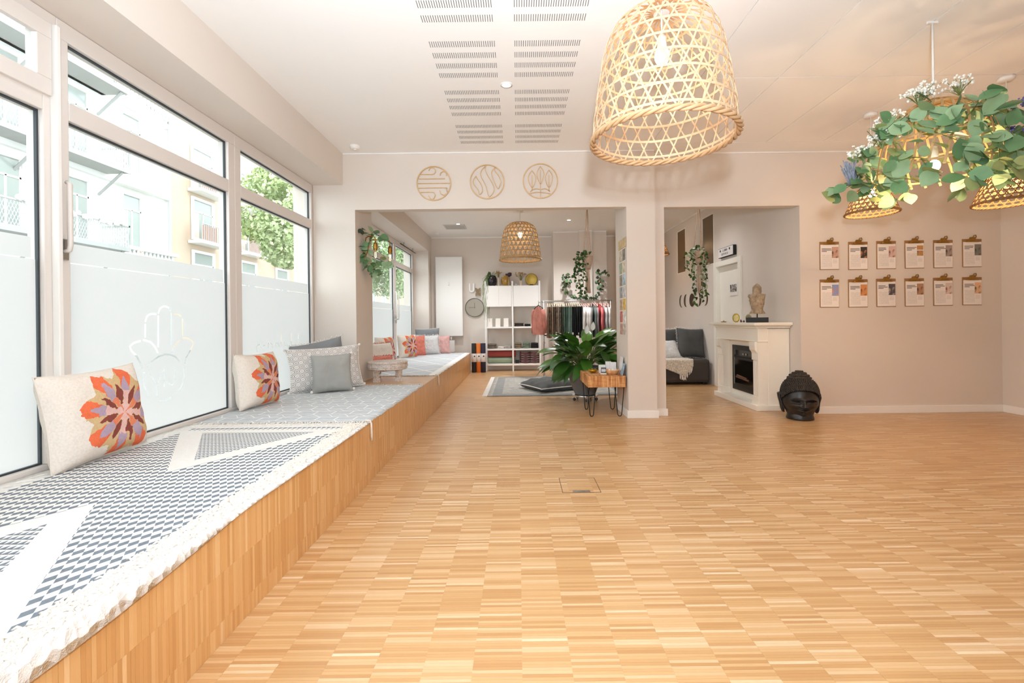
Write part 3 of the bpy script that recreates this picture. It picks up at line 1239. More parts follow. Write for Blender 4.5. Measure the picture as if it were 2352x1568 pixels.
def quatre_mat():
    m = Mat('printed_trellis', .95, 0, .2)
    x, y, z = m.xyz()
    a = (x + z) / .08
    b = (x - z) / .08
    fa, fb = a.frac() - .5, b.frac() - .5
    rr_ = (fa * fa + fb * fb).sqrt()
    line = (fa.abs().max(fb.abs()) - .47).abs().lt(.022)
    ring = (rr_ - .3 - ((fa * fb).abs() * 1.2)).abs().lt(.035)
    dot = (rr_ - .12).abs().lt(.022)
    pat = line.max(ring).max(dot)
    nz = m.noise(70)
    m.color(m.mix(pat * (nz * .5 + .6), 'efebe6', '9a918e'))
    m.bump(pat * -.4 + m.noise(150) * .3, .5, .004)
    return m.m


TRELLIS = quatre_mat()
GREYP = M('grey_velour', 'a3a39e', .95, var=.08, vscale=6, bump=.3, bscale=120)
DKGREY = M('dark_grey_canvas', '85878a', .95, var=.06, vscale=5, bump=.3, bscale=150)
SOFACUSH = M('anthracite_canvas', '4c4c4b', .95, var=.1, vscale=5, bump=.3, bscale=150)
CORAL = M('coral_knit', 'd97f6d', .95, var=.15, vscale=25, bump=.6, bscale=120)
PINKP = M('dusty_pink_cotton', 'd7aaa4', .95, var=.08, vscale=20, bump=.3)
SHAGGY = M('shaggy_white', 'e4e3e2', .98, var=.12, vscale=60, bump=1.0, bscale=70, bdist=.02)

zr = BZ + .009
pillow('cream pillow with bright embroidered flower nearest the camera', (-2.035, 2.23, zr), .51, .44, .16, PI / 2, .14, FLOWER, roll=-.03, seed=1, piping=PIPEW, pr=.003)
pillow('cream pillow with embroidered flower beside the grey line rug post', (-2.03, 3.57, zr), .46, .42, .17, PI / 2 - .1, .12, FLOWER, roll=.02, seed=4, piping=PIPEW, pr=.003)
pillow('dark grey canvas pillow tipped up in the corner by the pier', (-1.915, 4.5, zr + .015), .52, .46, .13, .72, .12, DKGREY, roll=-.17, seed=8, fringe=COTTON)
pillow('large white trellis-print pillow behind the small grey one', (-1.84, 4.40, zr), .70, .42, .17, .72, .22, TRELLIS, roll=-.03, seed=12, piping=COTTON, pr=.004, tassels=COTTON)
pillow('small plain grey velour pillow with pompom corners', (-1.735, 4.25, zr), .36, .36, .13, .5, .22, GREYP, roll=-.02, seed=16, tassels=COTTON)
# shop room pillows
pillow('flower pillow leaning on the shop window behind the stool', (-2.03, 7.02, zr), .44, .42, .15, PI / 2 - .35, .14, FLOWER, seed=20, piping=PIPEW, pr=.003)
pillow('white and coral knit pillow just behind the carved stool', (-1.93, 6.5, zr), .44, .36, .15, PI / 2 - .6, .3, CREAM, seed=21, fringe=CORAL)
pillow('coral knit pillow lying low seen under the stool', (-1.83, 6.02, zr), .4, .2, .16, PI / 2 - .7, .2, CORAL, seed=22, fringe=CORAL)
pillow('flower pillow in the far corner of the window bench', (-1.99, 8.22, zr), .42, .41, .15, PI / 2 - .62, .12, FLOWER, seed=23, piping=PIPEW, pr=.003)
pillow('coral pillow squeezed between the far flower pillow and the shaggy one', (-1.93, 8.62, zr), .42, .38, .12, PI / 4, .12, CORAL, seed=24, piping=CORAL)
pillow('white shaggy pillow under the radiator', (-1.77, 8.92, zr), .46, .38, .16, .42, .2, SHAGGY, seed=25, fringe=COTTON)
pillow('dusty pink pillow half hidden right of the shaggy one', (-1.55, 9.12, zr), .36, .36, .1, .2, .14, PINKP, seed=26, piping=PINKP)
pillow('dark grey pillow leaning on the end wall beside the radiator', (-1.83, 9.22, zr + .01), .5, .5, .12, .1, .1, DKGREY, seed=27, roll=-.04, piping=COTTON)

# ---- carved stool
WASH = Mat('whitewashed_carved_wood', .8)
nz = WASH.noise(30, detail=4)
vz = WASH.voronoi(55)
WASH.color(WASH.ramp(nz * .6 + vz * .6, [(.25, 'a89689'), (.5, 'd3c6bc'), (.75, 'e3d8cf')])).bump(vz + nz * .5, .8, .006)
WASH = WASH.m
st = thing('carved_stool', 'low round whitewashed carved wooden stool on the bench', 'stool', (-1.47, 5.12, BZ))
MB().lathe([(.0, .13), (.205, .13), (.214, .136), (.214, .142), (.208, .146), (.208, .196), (.216, .2), (.218, .212), (.212, .218), (0, .219)], 40, cap=False).build('drum', WASH, st, True, angle=35)
for k in range(12):
    a = 2 * PI * k / 12 + .1
    mb = MB().obox((.209 * math.cos(a), .209 * math.sin(a), .171), (.008, .09, .04), Euler((0, 0, a)))
    mb.obox((.212 * math.cos(a), .212 * math.sin(a), .171), (.008, .05, .022), Euler((0, 0, a)))
    mb.build('carved_panel', WASH, st, bev=.003)
for k in range(4):
    a = PI / 4 + k * PI / 2 + .25
    lc = (.165 * math.cos(a), .165 * math.sin(a))
    mb = MB()
    for (z0, z1, w0, w1) in ((0, .045, .056, .05), (.045, .06, .036, .036), (.06, .085, .05, .056), (.085, .1, .038, .038), (.1, .132, .05, .06)):
        vs = []
        for z, w in ((z0, w0), (z1, w1)):
            for sx, sy in ((-1, -1), (1, -1), (1, 1), (-1, 1)):
                c, s_ = math.cos(a), math.sin(a)
                vs.append((lc[0] + (sx * c - sy * s_) * w / 2, lc[1] + (sx * s_ + sy * c) * w / 2, z))
        mb.add(vs, [(0, 3, 2, 1), (4, 5, 6, 7), (0, 1, 5, 4), (1, 2, 6, 5), (2, 3, 7, 6), (3, 0, 4, 7)])
    mb.build('leg', WASH, st)


# ================================================================ LEAF MESHES
def leaf_mb(L, W, droop=.15, fold=.1, n=7, tip=1.0, base=.5, wave=0):
    """blade along +Y, face +Z"""
    vs, fs = [], []
    for i in range(n + 1):
        t = i / n
        w = W / 2 * (math.sin(PI * t ** (base * 1.2)) ** .8 if 0 < t < 1 else 0)
        if i == 0:
            w = W * .03
        y = L * t
        z = -droop * L * t * t
        ww = wave * L * math.sin(t * 9)
        vs += [(-w, y, z + fold * w + ww), (0, y, z), (w, y, z + fold * w - ww)]
    for i in range(n):
        a = i * 3
        fs += [(a, a + 1, a + 4, a + 3), (a + 1, a + 2, a + 5, a + 4)]
    m = MB()
    m.add(vs, fs)
    return m


EUC = [leaf_mb(.07, .056, .12, .12, 6, base=.72).mesh('leaf', mt, True) for mt in (LEAF_EUC, LEAF_EUC2, LEAF_OL)]
IVY = [leaf_mb(.05, .036, .2, .2, 5, base=.5).mesh('leaf', mt, True) for mt in (LEAF_DK, M('ivy_mid', '4c7034', .5, var=.3, vscale=9), M('ivy_pale', 'c9cfb0', .6, var=.25, vscale=9))]
ROUNDL = [leaf_mb(.055, .05, .15, .12, 6, base=.75).mesh('leaf', mt, True) for mt in (M('garland_leaf', '4d6339', .6, var=.3, vscale=9), M('garland_leaf_dark', '2f3a26', .6, var=.3, vscale=9), LEAF_EUC2)]


def vine(parent, pts, meshes, n, rr, sc=(.8, 1.2), spread=.03, stem=.002, weights=None, stem_mat=None):
    """stem along pts (parent space) with n leaves scattered along it"""
    pts = [Vector(p) for p in pts]
    MB().tube(pts, stem, 5).build('stem', stem_mat or STEMM, parent, True)
    seg = [(pts[i + 1] - pts[i]).length for i in range(len(pts) - 1)]
    tot = sum(seg)
    for k in range(n):
        s = (k + rr.random()) / n * tot
        i = 0
        while i < len(seg) - 1 and s > seg[i]:
            s -= seg[i]
            i += 1
        p = pts[i].lerp(pts[i + 1], min(1, s / max(seg[i], 1e-6)))
        d = Vector((rr.uniform(-1, 1), rr.uniform(-1, 1), rr.uniform(-.7, .5)))
        d = (d.normalized() + (pts[i + 1] - pts[i]).normalized() * .5).normalized()
        nrm = Vector((rr.uniform(-.5, .5), -1 + rr.uniform(-.3, .5), rr.uniform(.2, 1)))
        me = meshes[rr.choices(range(len(meshes)), weights)[0] if weights else rr.randrange(len(meshes))]
        p = p + Vector((rr.uniform(-1, 1), rr.uniform(-1, 1), rr.uniform(-1, 1))) * spread
        inst(me, 'leaf', parent, frame_mtx(p, nrm, d, rr.uniform(-.5, .5), rr.uniform(*sc)))


# ---- brass wall sconce with eucalyptus on the pier
rr = random.Random(21)
sc_ = thing('wall_sconce', 'twin-arm brass wall lamp on the pier wound with green eucalyptus', 'wall lamp', (AX0, 5.06, 1.78))
MB().lathe([(.045, 0), (.045, .012), (.03, .02)], 20).build('wall_plate', BRASS, sc_, True, rot=(0, PI / 2, 0), angle=40)
for (ex, ey) in ((.165, -.10), (.25, .16)):
    arm = MB().tube([(.015, ey * .1, 0), (.03, ey * .3, .06), (.035, ey * .45, .15), (.05, ey * .6, .195), (.08, ey * .75, .205), (ex - .03, ey, .205), (ex - .008, ey, .195), (ex, ey, .17), (ex, ey, .135)], .0065, 8).build('arm', BRASS, sc_, True)
    MB().lathe([(.004, .14), (.012, .138), (.02, .125), (.022, .11), (.024, .108), (.024, .1), (.022, .098), (.022, .08), (.026, .078), (.026, .068), (.022, .066), (.018, .045), (.004, .044)], 18, (ex, ey, 0)).build('socket', BRASS, arm, True, angle=35)
    MB().lathe([(.008, .046), (.013, .036), (.026, .006), (.03, -.018), (.024, -.042), (.01, -.054), (.001, -.056)], 18, (ex, ey, 0), cap=False).build('bulb', GLASS, arm, True)
    MB().tube([(ex - .006, ey, .03), (ex - .008, ey, -.025), (ex, ey, -.032), (ex + .008, ey, -.025), (ex + .006, ey, .03)], .0016, 5).build('filament', emis('filament', 'ffc477', 6), arm)
vine(sc_, [(.03, -.1, .17), (.05, -.06, .1), (.06, -.12, .02), (.07, -.08, -.08), (.1, 0, -.16), (.16, .05, -.22)], EUC, 26, rr, (1.0, 1.5), .035, weights=(4, 5, 1))
vine(sc_, [(.05, -.05, .22), (.12, .02, .25), (.2, .1, .24)], EUC, 12, rr, (1.0, 1.5), .03, weights=(4, 5, 1))
vine(sc_, [(.05, 0, -.08), (.13, .02, -.07), (.22, .02, -.05), (.26, .05, -.1)], EUC, 16, rr, (1.0, 1.5), .03, weights=(5, 4, 1))
vine(sc_, [(.02, -.14, .28), (.03, -.16, .26)], ROUNDL, 4, rr, (.9, 1.2), .015, weights=(0, 1, 0))

# ================================================================ SHOP ROOM: END WALL THINGS
rd = thing('panel_radiator', 'tall flat white panel radiator on the end wall above the bench', 'radiator', (-1.447, BY - .02, BZ))
box(-.283, -.1, .34, .283, -.03, 2.01).build('radiator_panel', WHITE, rd, bev=.008)
box(-.06, -.05, .4, .06, .02, 1.9).build('wall_mount', WHITE, rd)
MB().tube([(.0, -.108, 1.46), (.0, -.14, 1.44), (.0, -.14, 1.40)], .012, 8).build('towel_knob', WHITE, rd, True)
MB().tube([(-.02, -.06, .34), (-.02, -.06, .26)], .018, 10).tube([(-.02, -.06, .3), (-.1, -.06, .3)], .022, 12).tube([(.03, -.06, .34), (.03, -.06, .26)], .018, 10).build('valve', WHITE, rd, True)
box(-.1, -.11, 0, .1, -.01, .25).build('pipe_cover', TRIMM, rd, bev=.004)

# white letter U on the wall
mb = MB()
pts = [(-.043, .2), (-.043, .07)] + arc(0, .07, .043, 180, 360, 12) + [(.043, .2)]
c = at(1084, 672, BY - .02)
ul = thing('letter_u', 'white decorative letter U on the shop end wall', 'letter', (c.x, BY, c.z - .005))
MB().ribbon([(x, -.02, z) for x, z in pts], [(0, -1, 0)] * len(pts), .032, .03).build('letter_body', WHITE, ul)
MB().ribbon([(x, -.037, z) for x, z in pts], [(0, -1, 0)] * len(pts), .012, .006).build('inlay', TRIMM, ul)
# dried butterfly ornament
c = at(1098, 672, BY - .02)
bf = thing('butterfly_ornament', 'small brown dried butterfly ornament beside the letter U', 'ornament', (c.x, BY - .03, c.z))
BFM = M('dried_leaf_brown', '8f7a5d', .8, var=.3, vscale=30)
for sx in (-1, 1):
    for (dx, dz, ll) in ((.5, 1, .12), (.6, -.8, .09)):
        o = leaf_mb(ll, .07, .1, .2, 6).build('wing', BFM, bf, True)
        o.matrix_basis = frame_mtx((0, -.01, 0), (0, -1, .2), (sx * dx, -.1, dz))
MB().tube([(0, -.01, -.05), (0, -.012, .05)], .006, 6).build('body', BFM, bf, True)
# round smoked mirror / clock
c = at(1090, 706, BY - .03)
ck = thing('round_clock', 'round taupe wall clock with thin dark rim', 'clock', (c.x, BY, c.z), rot=(PI / 2, 0, 0))
MB().lathe([(0, 0), (.19, 0), (.197, .012), (.197, .03), (.19, .036), (.186, .026), (0, .026)], 48, cap=False).build('case', M('clock_face', 'a39a8c', .35), ck, True, angle=30)
MB().lathe([(.19, .0), (.2, .0), (.2, .038), (.19, .038)], 48, cap=False).build('rim', M('clock_rim', '4d463c', .4), ck, True, angle=30)
box(-.005, -.02, .028, .005, .1, .031).build('hand', M('clock_hand', '7a7062', .4), ck)
box(-.12, -.004, .031, .02, .004, .034).build('hand', M('clock_hand2', '7a7062', .4), ck)

# ---- white shelf unit
SX0, SX1, SY0, SY1 = -.685, .464, 9.38, 9.68
SM = -.112
sh = thing('shelf_unit', 'white open shelf unit with two closed boxes on top', 'shelf', (0, SY0, 0))
for x in (SX0, SM - .0155, SX1 - .031):
    for y in (0, SY1 - SY0 - .03):
        box(x, y, 0, x + .031, y + .03, 1.86).build('post', WHITE, sh, bev=.002)
for (z0, z1) in ((.885, .92), (.43, .465), (.115, .155)):
    box(SX0 + .031, .002, z0, SM - .0155, .298, z1).build('shelf_board', WHITE, sh, bev=.002)
    box(SM + .0155, .002, z0, SX1 - .031, .298, z1).build('shelf_board', WHITE, sh, bev=.002)
for (a, b) in ((SX0 + .033, SM - .0175), (SM + .0175, SX1 - .033)):
    bx_ = box(a, .012, 1.33, b, .298, 1.765).build('cabinet_box', WHITE, sh, bev=.002)
    box(a + .004, .004, 1.336, (b if a > SM else (a + b) / 2) - .004, .012, 1.76).build('door', WHITE, bx_)
    if a < SM:
        box((a + b) / 2, .004, 1.336, b - .004, .012, 1.76).build('door', WHITE, bx_)
    box(a, .285, .03, b, .295, .1).build('rear_rail', WHITE, sh)


def sx(px):
    return (px - PX) / F * (SY0 + .12)


TOPZ, yS = 1.7655, SY0 + .13
ST1 = .9205
ST2 = .4655
ST3 = .1555
# trailing plant in dark vase
rr = random.Random(31)
v1 = thing('dark_vase_plant', 'round black vase on the shelf with a long trailing grass-like plant', 'plant', (sx(1131.5), yS, TOPZ))
MB().lathe([(.055, 0), (.085, .03), (.1, .09), (.1, .15), (.082, .2), (.066, .22), (.062, .222), (.055, .2), (.0, .19)], 28, cap=False).build('vase', M('black_glaze', '1f1a1f', .25), v1, True)
tr_m = M('trailing_stem', '6f8a4c', .7, var=.3, vscale=10)
for k in range(34):
    a = rr.uniform(2.2, 4.0) if k < 26 else rr.uniform(0, 6.28)
    drop = rr.uniform(.2, .95) if k < 26 else rr.uniform(-.02, .05)
    ox = rr.uniform(.08, .2)
    p0 = Vector((0, 0, .2))
    p1 = Vector((.07 * math.cos(a), .05 * math.sin(a), .25 + rr.uniform(0, .06)))
    p2 = Vector((-ox if k < 26 else .12 * math.cos(a), rr.uniform(-.14, .0), .2 - drop * .25))
    p3 = Vector((-ox + rr.uniform(-.02, .05) if k < 26 else .15 * math.cos(a), rr.uniform(-.16, -.1), .2 - drop))
    MB().tube([p0, p1, p2, (p2 + p3) / 2 + Vector((rr.uniform(-.02, .02), 0, 0)), p3], .0035, 4, r1=.002).build('trailing_stem', tr_m, v1, True, fix=False)


def vase(name, label, x, prof, mat, dy=0, cat='vase'):
    t = thing(name, label, cat, (sx(x), yS + dy, TOPZ))
    MB().lathe(prof, 24, cap=False).build('body', mat, t, True)
    return t


BEIGEC = M('beige_ceramic', 'c9b6a3', .6)
AMBER = M('amber_glass', 'b58b3e', .2, var=.15, vscale=10)
DRYM = M('dried_flower', 'b18d5a', .9, var=.3, vscale=40)
DRYM2 = M('dried_flower_pale', 'bfa585', .9, var=.3, vscale=40)
HYD = M('dark_hydrangea', '4f3a3d', .9, var=.35, vscale=40)


def dried(parent, z0, n, spread, h, mat, rr, size=.012):
    for k in range(n):
        a = rr.uniform(0, 6.28)
        q = spread * rr.uniform(.2, 1)
        e = Vector((q * math.cos(a), q * math.sin(a) * .6, z0 + h * rr.uniform(.6, 1)))
        s = MB().tube([(0, 0, z0 - .05), (e.x * .4, e.y * .4, z0 + h * .4), e], .002, 4)
        s.build('stem', STEMM if k % 3 else mat, parent, fix=False)
        mb = MB()
        for q in range(5):
            mb.sphere(e + Vector((rr.uniform(-1, 1), rr.uniform(-1, 1), rr.uniform(-1, 1))) * size, size * rr.uniform(.5, .9), 6, 4)
        mb.build('bloom', mat, parent, True, fix=False)


t = vase('slim_vase', 'slim beige vase with golden dried stems', 1146.5, [(.03, 0), (.034, .06), (.03, .14), (.02, .17), (.022, .18)], BEIGEC)
dried(t, .18, 14, .06, .13, DRYM, rr)
t = thing('oval_tray', 'amber oval tray standing upright on the shelf', 'tray', (sx(1161), yS + .06, TOPZ), rot=(.06, 0, 0))
MB().lathe([(.0, -.006), (.08, -.006), (.085, 0), (.08, .006), (0, .006)], 32, cap=False, sx=1, sy=1.35).build('disc', AMBER, t, True, loc=(0, 0, .115), rot=(PI / 2, 0, 0))
box(-.03, -.02, 0, .03, .02, .012).build('stand', BLACKM, t)
t = vase('bottle_vase', 'narrow brown bottle vase with dark dried hydrangea', 1170.5, [(.03, 0), (.032, .05), (.014, .15), (.012, .18)], M('smoke_glass', '9a8066', .2))
mb = MB()
for k in range(26):
    a = rr.uniform(0, 6.28)
    q = rr.uniform(0, .07)
    mb.sphere((q * math.cos(a), q * math.sin(a) * .7, .235 + rr.uniform(-.03, .04) * (1 - q / .1)), rr.uniform(.014, .026), 7, 5)
mb.build('flower_head', HYD, t, True, fix=False)
t = thing('photo_block', 'small grey block standing between the vases', 'block', (sx(1186), yS - .04, TOPZ))
box(-.04, -.012, 0, .04, .012, .05).build('block', M('grey_block', '8d8880', .6), t, bev=.002)
box(-.03, -.0135, .01, .03, -.012, .04).build('print', M('block_print', 'c9c4ba', .6), t)
t = vase('cylinder_vase', 'beige cylinder vase with a bunch of dried flowers', 1197.5, [(.035, 0), (.036, .11), (.03, .115), (.03, .1)], BEIGEC)
dried(t, .12, 26, .11, .15, DRYM2, rr, .014)
t = thing('gold_plate', 'round golden plate on a small black stand on the shelf', 'plate', (sx(1222), yS + .05, TOPZ), rot=(.08, 0, 0))
MB().lathe([(.0, -.004), (.105, -.004), (.128, .004), (.13, .01), (.105, .004), (0, .003)], 40, cap=False).build('disc', M('gold_plate', 'a78a3a', .35, .6, var=.1), t, True, loc=(0, 0, .132), rot=(PI / 2, 0, 0))
box(-.04, -.03, 0, .04, .01, .035).build('stand', BLACK, t, bev=.003)
# three white boxes
for k, (px, lb) in enumerate(((1125.5, 'leftmost'), (1144, 'middle'), (1162.5, 'rightmost'))):
    t = thing('candle_box', '%s of the three tall white boxes on the shelf' % lb, 'box', (sx(px), yS - .03, ST1), group='white boxes on the middle shelf')
    box(-.05, -.05, 0, .05, .05, .165).build('carton', M('white_carton', 'ece6de', .7), t, bev=.002)
    box(-.051, -.051, .165, .051, .051, .172).build('lid', WHITE, t, bev=.002)


def folded(label, x0, x1, z, h, col, n=2, cat='folded clothes', dy=0):
    t = thing('folded_clothes', label, cat, ((sx(x0) + sx(x1)) / 2, yS + dy, z))
    w = sx(x1) - sx(x0)
    mt = M('cloth_' + col, col, .95, var=.25, vscale=25, bump=.3)
    for k in range(n):
        hh = h / n

        def fn(i, j, k=k, hh=hh):
            a = 2 * PI * i
            r = (abs(math.cos(a)) ** 4 + abs(math.sin(a)) ** 4) ** -.25
            s = [0, .9, 1, .93, 0][j if isinstance(j, int) else int(round(j * 4))]
            zz = [0, .05, .5, .95, 1][int(round(j * 4))]
            return (r * math.cos(a) * w / 2 * s * (1 - .02 * k), r * math.sin(a) * .12 * s, k * hh + zz * hh + .006 * noise.noise(Vector((a, k, j * 3))))
        MB().grid(fn, 28, 5, cu=True).build('fold', mt, t, True)
    return t


folded('dark brown clothes folded flat on the right middle shelf', 1181, 1203, ST1, .07, '3d332d', 2)
folded('black clothes folded flat next to the coral sweater', 1204, 1219, ST1, .05, '1d1b1b', 2)
folded('black and beige patterned scarf bundle on the lower shelf', 1119, 1140, ST2, .1, '6b6156', 2)
folded('pale folded cloth stack on the lower left shelf', 1142, 1158, ST2, .04, 'd9d2c8', 2)
folded('grey and white folded cloth beside the middle post', 1159, 1174, ST2, .055, 'aaa39b', 2)
folded('olive brown folded leggings stack', 1181.5, 1198, ST2, .11, '7a6c56', 3)
folded('sage green folded leggings stack', 1199.5, 1217, ST2, .12, '6d7a68', 3)
folded('black folded leggings stack next to the right post', 1218.5, 1236, ST2, .11, '1b1a1c', 3)


def mat_roll(name, label, a, b, r, col, col2=None):
    t = thing(name, label, 'yoga mat', a)
    ax = Vector(b) - Vector(a)
    L = ax.length
    q = ax.to_track_quat('Z', 'Y')
    t.rotation_euler = q.to_euler()
    mt = M('mat_' + col, col, .8)
    MB().lathe([(.018, 0), (r * .9, 0), (r, .006), (r, L - .006), (r * .9, L), (.018, L), (.018, L * .9)], 28, cap=False).build('roll', mt, t, True, angle=40)
    sp = [((.02 + (r - .022) * k / 60) * math.cos(k * .6), (.02 + (r - .022) * k / 60) * math.sin(k * .6), L + .001) for k in range(61)]
    MB().tube(sp, .0016, 4).build('spiral_edge', BLACK, t)
    return t, L


t, L = mat_roll('rolled_mat', 'red yoga mat roll lying on the bottom shelf', (sx(1120), yS, ST3 + .135 + .063), (sx(1184) - .0, yS, ST3 + .135 + .063), .066, 'a84f4c')
t, L = mat_roll('rolled_mat', 'sage green yoga mat roll lying under the red one', (sx(1120), yS, ST3 + .064), (sx(1175.5), yS, ST3 + .064), .064, '8f9f86')
t = thing('black_case', 'small black case on the bottom shelf', 'box', (sx(1187), yS - .05, ST3))
box(-.04, -.05, 0, .04, .05, .05).build('body', BLACK, t, bev=.004)
box(-.04, -.05, .05, .04, .05, .065).build('lid', BLACKM, t, bev=.003)
PK = M('packed_print', '6d4a4c', .4, var=.6, vscale=45)
CLEARP = M('packet_band', 'ddd6d2', .4)
for c_ in range(2):
    for k in range(5):
        xa = sx(1196 + 21 * c_)
        t = thing('packed_strap', 'small wrapped dark pink packet, number %s from the bottom of the %s pile' % (['one', 'two', 'three', 'four', 'five'][k], ['left', 'right'][c_]), 'packet', (xa + .09, yS, ST3 + .047 * k), group='packets on the bottom shelf')
        MB().lathe([(.0, 0), (.08, 0), (.088, .012), (.088, .034), (.08, .046), (0, .046)], 4, cap=False, sx=1.4, sy=1.5).build('packet', PK, t, rot=(0, 0, 0))
        box(-.088, -.09, .044, .088, .09, .0465).build('band', CLEARP, t)
# three rolled mats standing by the bench end
for px, col, lb in ((1088, '22211f', 'black'), (1098.3, 'd9752c', 'orange'), (1109, '24233a', 'navy blue')):
    x = (px - PX) / F * 9.25
    t = thing('standing_mat', '%s rolled yoga mat standing upright at the bench end' % lb, 'yoga mat', (x, 9.24, 0), group='mats standing at the bench end')
    mt = M('mat_stand_' + col, col, .75)
    MB().lathe([(.012, 0), (.047, 0), (.05, .005), (.05, .585), (.047, .59), (.012, .59), (.012, .5)], 24, cap=False).build('roll', mt, t, True, angle=40)
    MB().lathe([(.0508, .215), (.0515, .216), (.0515, .384), (.0508, .385)], 24, cap=False).build('paper_band', CLEARP, t, True)
    MB().lathe([(0, 0), (.014, 0)], 16, cap=True).build('round_logo', BLACK, t, loc=(.012, -.0522, .33), rot=(PI / 2, 0, 0))

# ================================================================ CLOTHES RACK
RKY, RKZ = 8.45, 1.395
RX0, RX1 = .475, 1.72
rk = thing('clothes_rack', 'steel pipe clothes rack behind the big potted plant', 'clothes rack', (0, RKY, 0))
for x in (RX0, RX1):
    MB().tube([(x, 0, .0), (x, 0, RKZ + .008)], .013, 10).build('upright', STEEL, rk, True)
    MB().tube([(x, -.2, .014), (x, .2, .014)], .013, 8).build('foot', STEEL, rk, True)
    MB().sphere((x, 0, .62), .022, 10, 6).build('joint', STEEL, rk, True)
MB().tube([(RX0 - .05, 0, RKZ), (RX1 + .02, 0, RKZ)], .012, 10).build('rail', STEEL, rk, True)
MB().tube([(RX0, 0, .76), (RX1, 0, .76)], .009, 8).build('lower_bar', BLACKM, rk, True)
PINKH = M('pink_hanger', 'd9a79a', .5)
WOODH = M('pale_wood_hanger', 'd8c3a3', .6)


def garment(x, label, col, kind, hang, rr, L, face=False, pattern=0):
    """kind: top (sleeves) or leg (narrow leggings folded over a clip hanger)"""
    t = thing('hanging_garment', label, 'garment', (x, RKY, RKZ + .012), rot=(0, 0, 0 if face else PI / 2 + rr.uniform(-.12, .12)), group='clothes on the rack')
    w = .2 if kind == 'top' else .11
    MB().tube([(0, 0, -.06), (0, 0, -.02)] + [(.018 * math.sin(a), 0, .002 + .0 - .0 + .018 - .018 * math.cos(a) - .02) for a in (.3, 1, 1.8, 2.5, 3.1, 3.8, 4.4)], .0028, 5).build('hook', STEEL, t, True)
    MB().tube([(-w, 0, -.12), (-w * .6, 0, -.09), (0, 0, -.06), (w * .6, 0, -.09), (w, 0, -.12)], .008, 6).tube([(-w, 0, -.125), (w, 0, -.125)], .004, 5).build('hanger', hang, t, True)
    mt = M('garment_' + col, col, .95, var=.25 if not pattern else .7, vscale=8 if not pattern else 22, bump=.3, bscale=40)
    ph = rr.uniform(0, 6)
    th = .019 if not face else .05
    if kind == 'top':
        def fn(i, j):
            a = 2 * PI * i
            sh_ = sstep(0, .16, j)
            ww = (.06 + (w + .02 - .06) * sh_) * (1 + .04 * j)
            z = -.085 - .05 * sh_ - (L - .06) * j
            fold = .35 * math.sin(6 * a + ph) * j + .2 * math.sin(11 * a + ph * 2) * j
            return (math.copysign(abs(math.cos(a)) ** .6, math.cos(a)) * ww, math.sin(a) * th * (1 + fold) * (.5 + .5 * sh_), z)
        MB().grid(fn, 36, 12, cu=True).build('body', mt, t, True)
        for s_ in (-1, 1):
            MB().tube([(s_ * (w - .01), 0, -.15), (s_ * (w + .05), 0, -.25), (s_ * (w + .07), .01, -.4), (s_ * (w + .075), .0, -.15 - L * .8)], .042 if face else .022, 10, r1=.028 if face else .017).build('sleeve', mt, t, True)
        MB().tube([(.06 * math.cos(a), (.03 if face else .012) * math.sin(a), -.088 - .012 * (math.sin(a) < 0)) for a in [k * PI / 8 for k in range(16)]], .006, 5, closed=True).build('collar', mt, t, True)
    else:
        def fn(i, j):
            a = 2 * PI * i
            ww = w * (1 - .25 * j) * (1 + .1 * math.sin(3 * j + ph))
            return (math.cos(a) * ww + .012 * math.sin(5 * j + ph), math.sin(a) * th * (1 + .5 * math.sin(4 * a + ph) * j), -.12 - L * j)
        MB().grid(fn, 24, 10, cu=True).build('body', mt, t, True)
        for s_ in (-.6, .6):
            box(s_ * w - .012, -.012, -.145, s_ * w + .012, .012, -.11).build('clip', STEEL, t)
    return t


rr = random.Random(77)
GL = []
pal = [('9c8a74', 'leg', 'beige'), ('7d6653', 'leg', 'brown'), ('b09b83', 'leg', 'sand'), ('5e4e42', 'leg', 'dark brown'), ('8f8070', 'leg', 'taupe'), ('a9998a', 'leg', 'pale taupe'),
       ('6f6758', 'leg', 'olive grey'), ('55594c', 'leg', 'olive'), ('5f7a6c', 'leg', 'sea green'), ('4f6a5c', 'leg', 'deep green'), ('7c9186', 'leg', 'pale green'), ('6d8579', 'leg', 'sage'),
       ('1c1b1b', 'leg', 'black'), ('121212', 'leg', 'jet black'), ('232122', 'leg', 'soft black'), ('181617', 'leg', 'matte black'), ('0f0f10', 'leg', 'deep black'),
       ('d8d0c9', 'top', 'off-white'), ('e6dfd9', 'top', 'white'), ('cfc9c4', 'top', 'pale grey'), ('efe9e3', 'top', 'bright white'),
       ('7b7b78', 'top', 'mid grey'), ('68706c', 'top', 'green grey'), ('8b8886', 'top', 'warm grey'),
       ('c85f5f', 'top', 'coral red'), ('b84e52', 'top', 'deep coral'), ('d97a74', 'top', 'light coral'),
       ('c9c4c0', 'top', 'silver grey'), ('b6b0ac', 'top', 'stone grey'), ('d6cfca', 'top', 'chalk')]
n = len(pal)
for k, (c_, kd, nm) in enumerate(pal):
    x = .555 + (RX1 - .06 - .555) * k / (n - 1)
    garment(x, '%s %s on the steel rack, %s' % (nm, 'leggings hanging' if kd == 'leg' else 'long-sleeved top hanging', 'in the left half' if k < 12 else ('in the middle' if k < 20 else 'in the right half')),
            c_, kd, WOODH if k < 16 else PINKH, rr, rr.uniform(.46, .6) if kd == 'leg' else rr.uniform(.5, .62), pattern=1 if k in (1, 4, 6) else 0)
garment(RX0 - .09 + .0, 'coral long-sleeved sweater hanging at the left end of the rack facing the room', 'b06f60', 'top', BLACKM, rr, .52, face=True)
_sw = [o for o in COL.objects if o.name.startswith('hanging_garment')][-1]
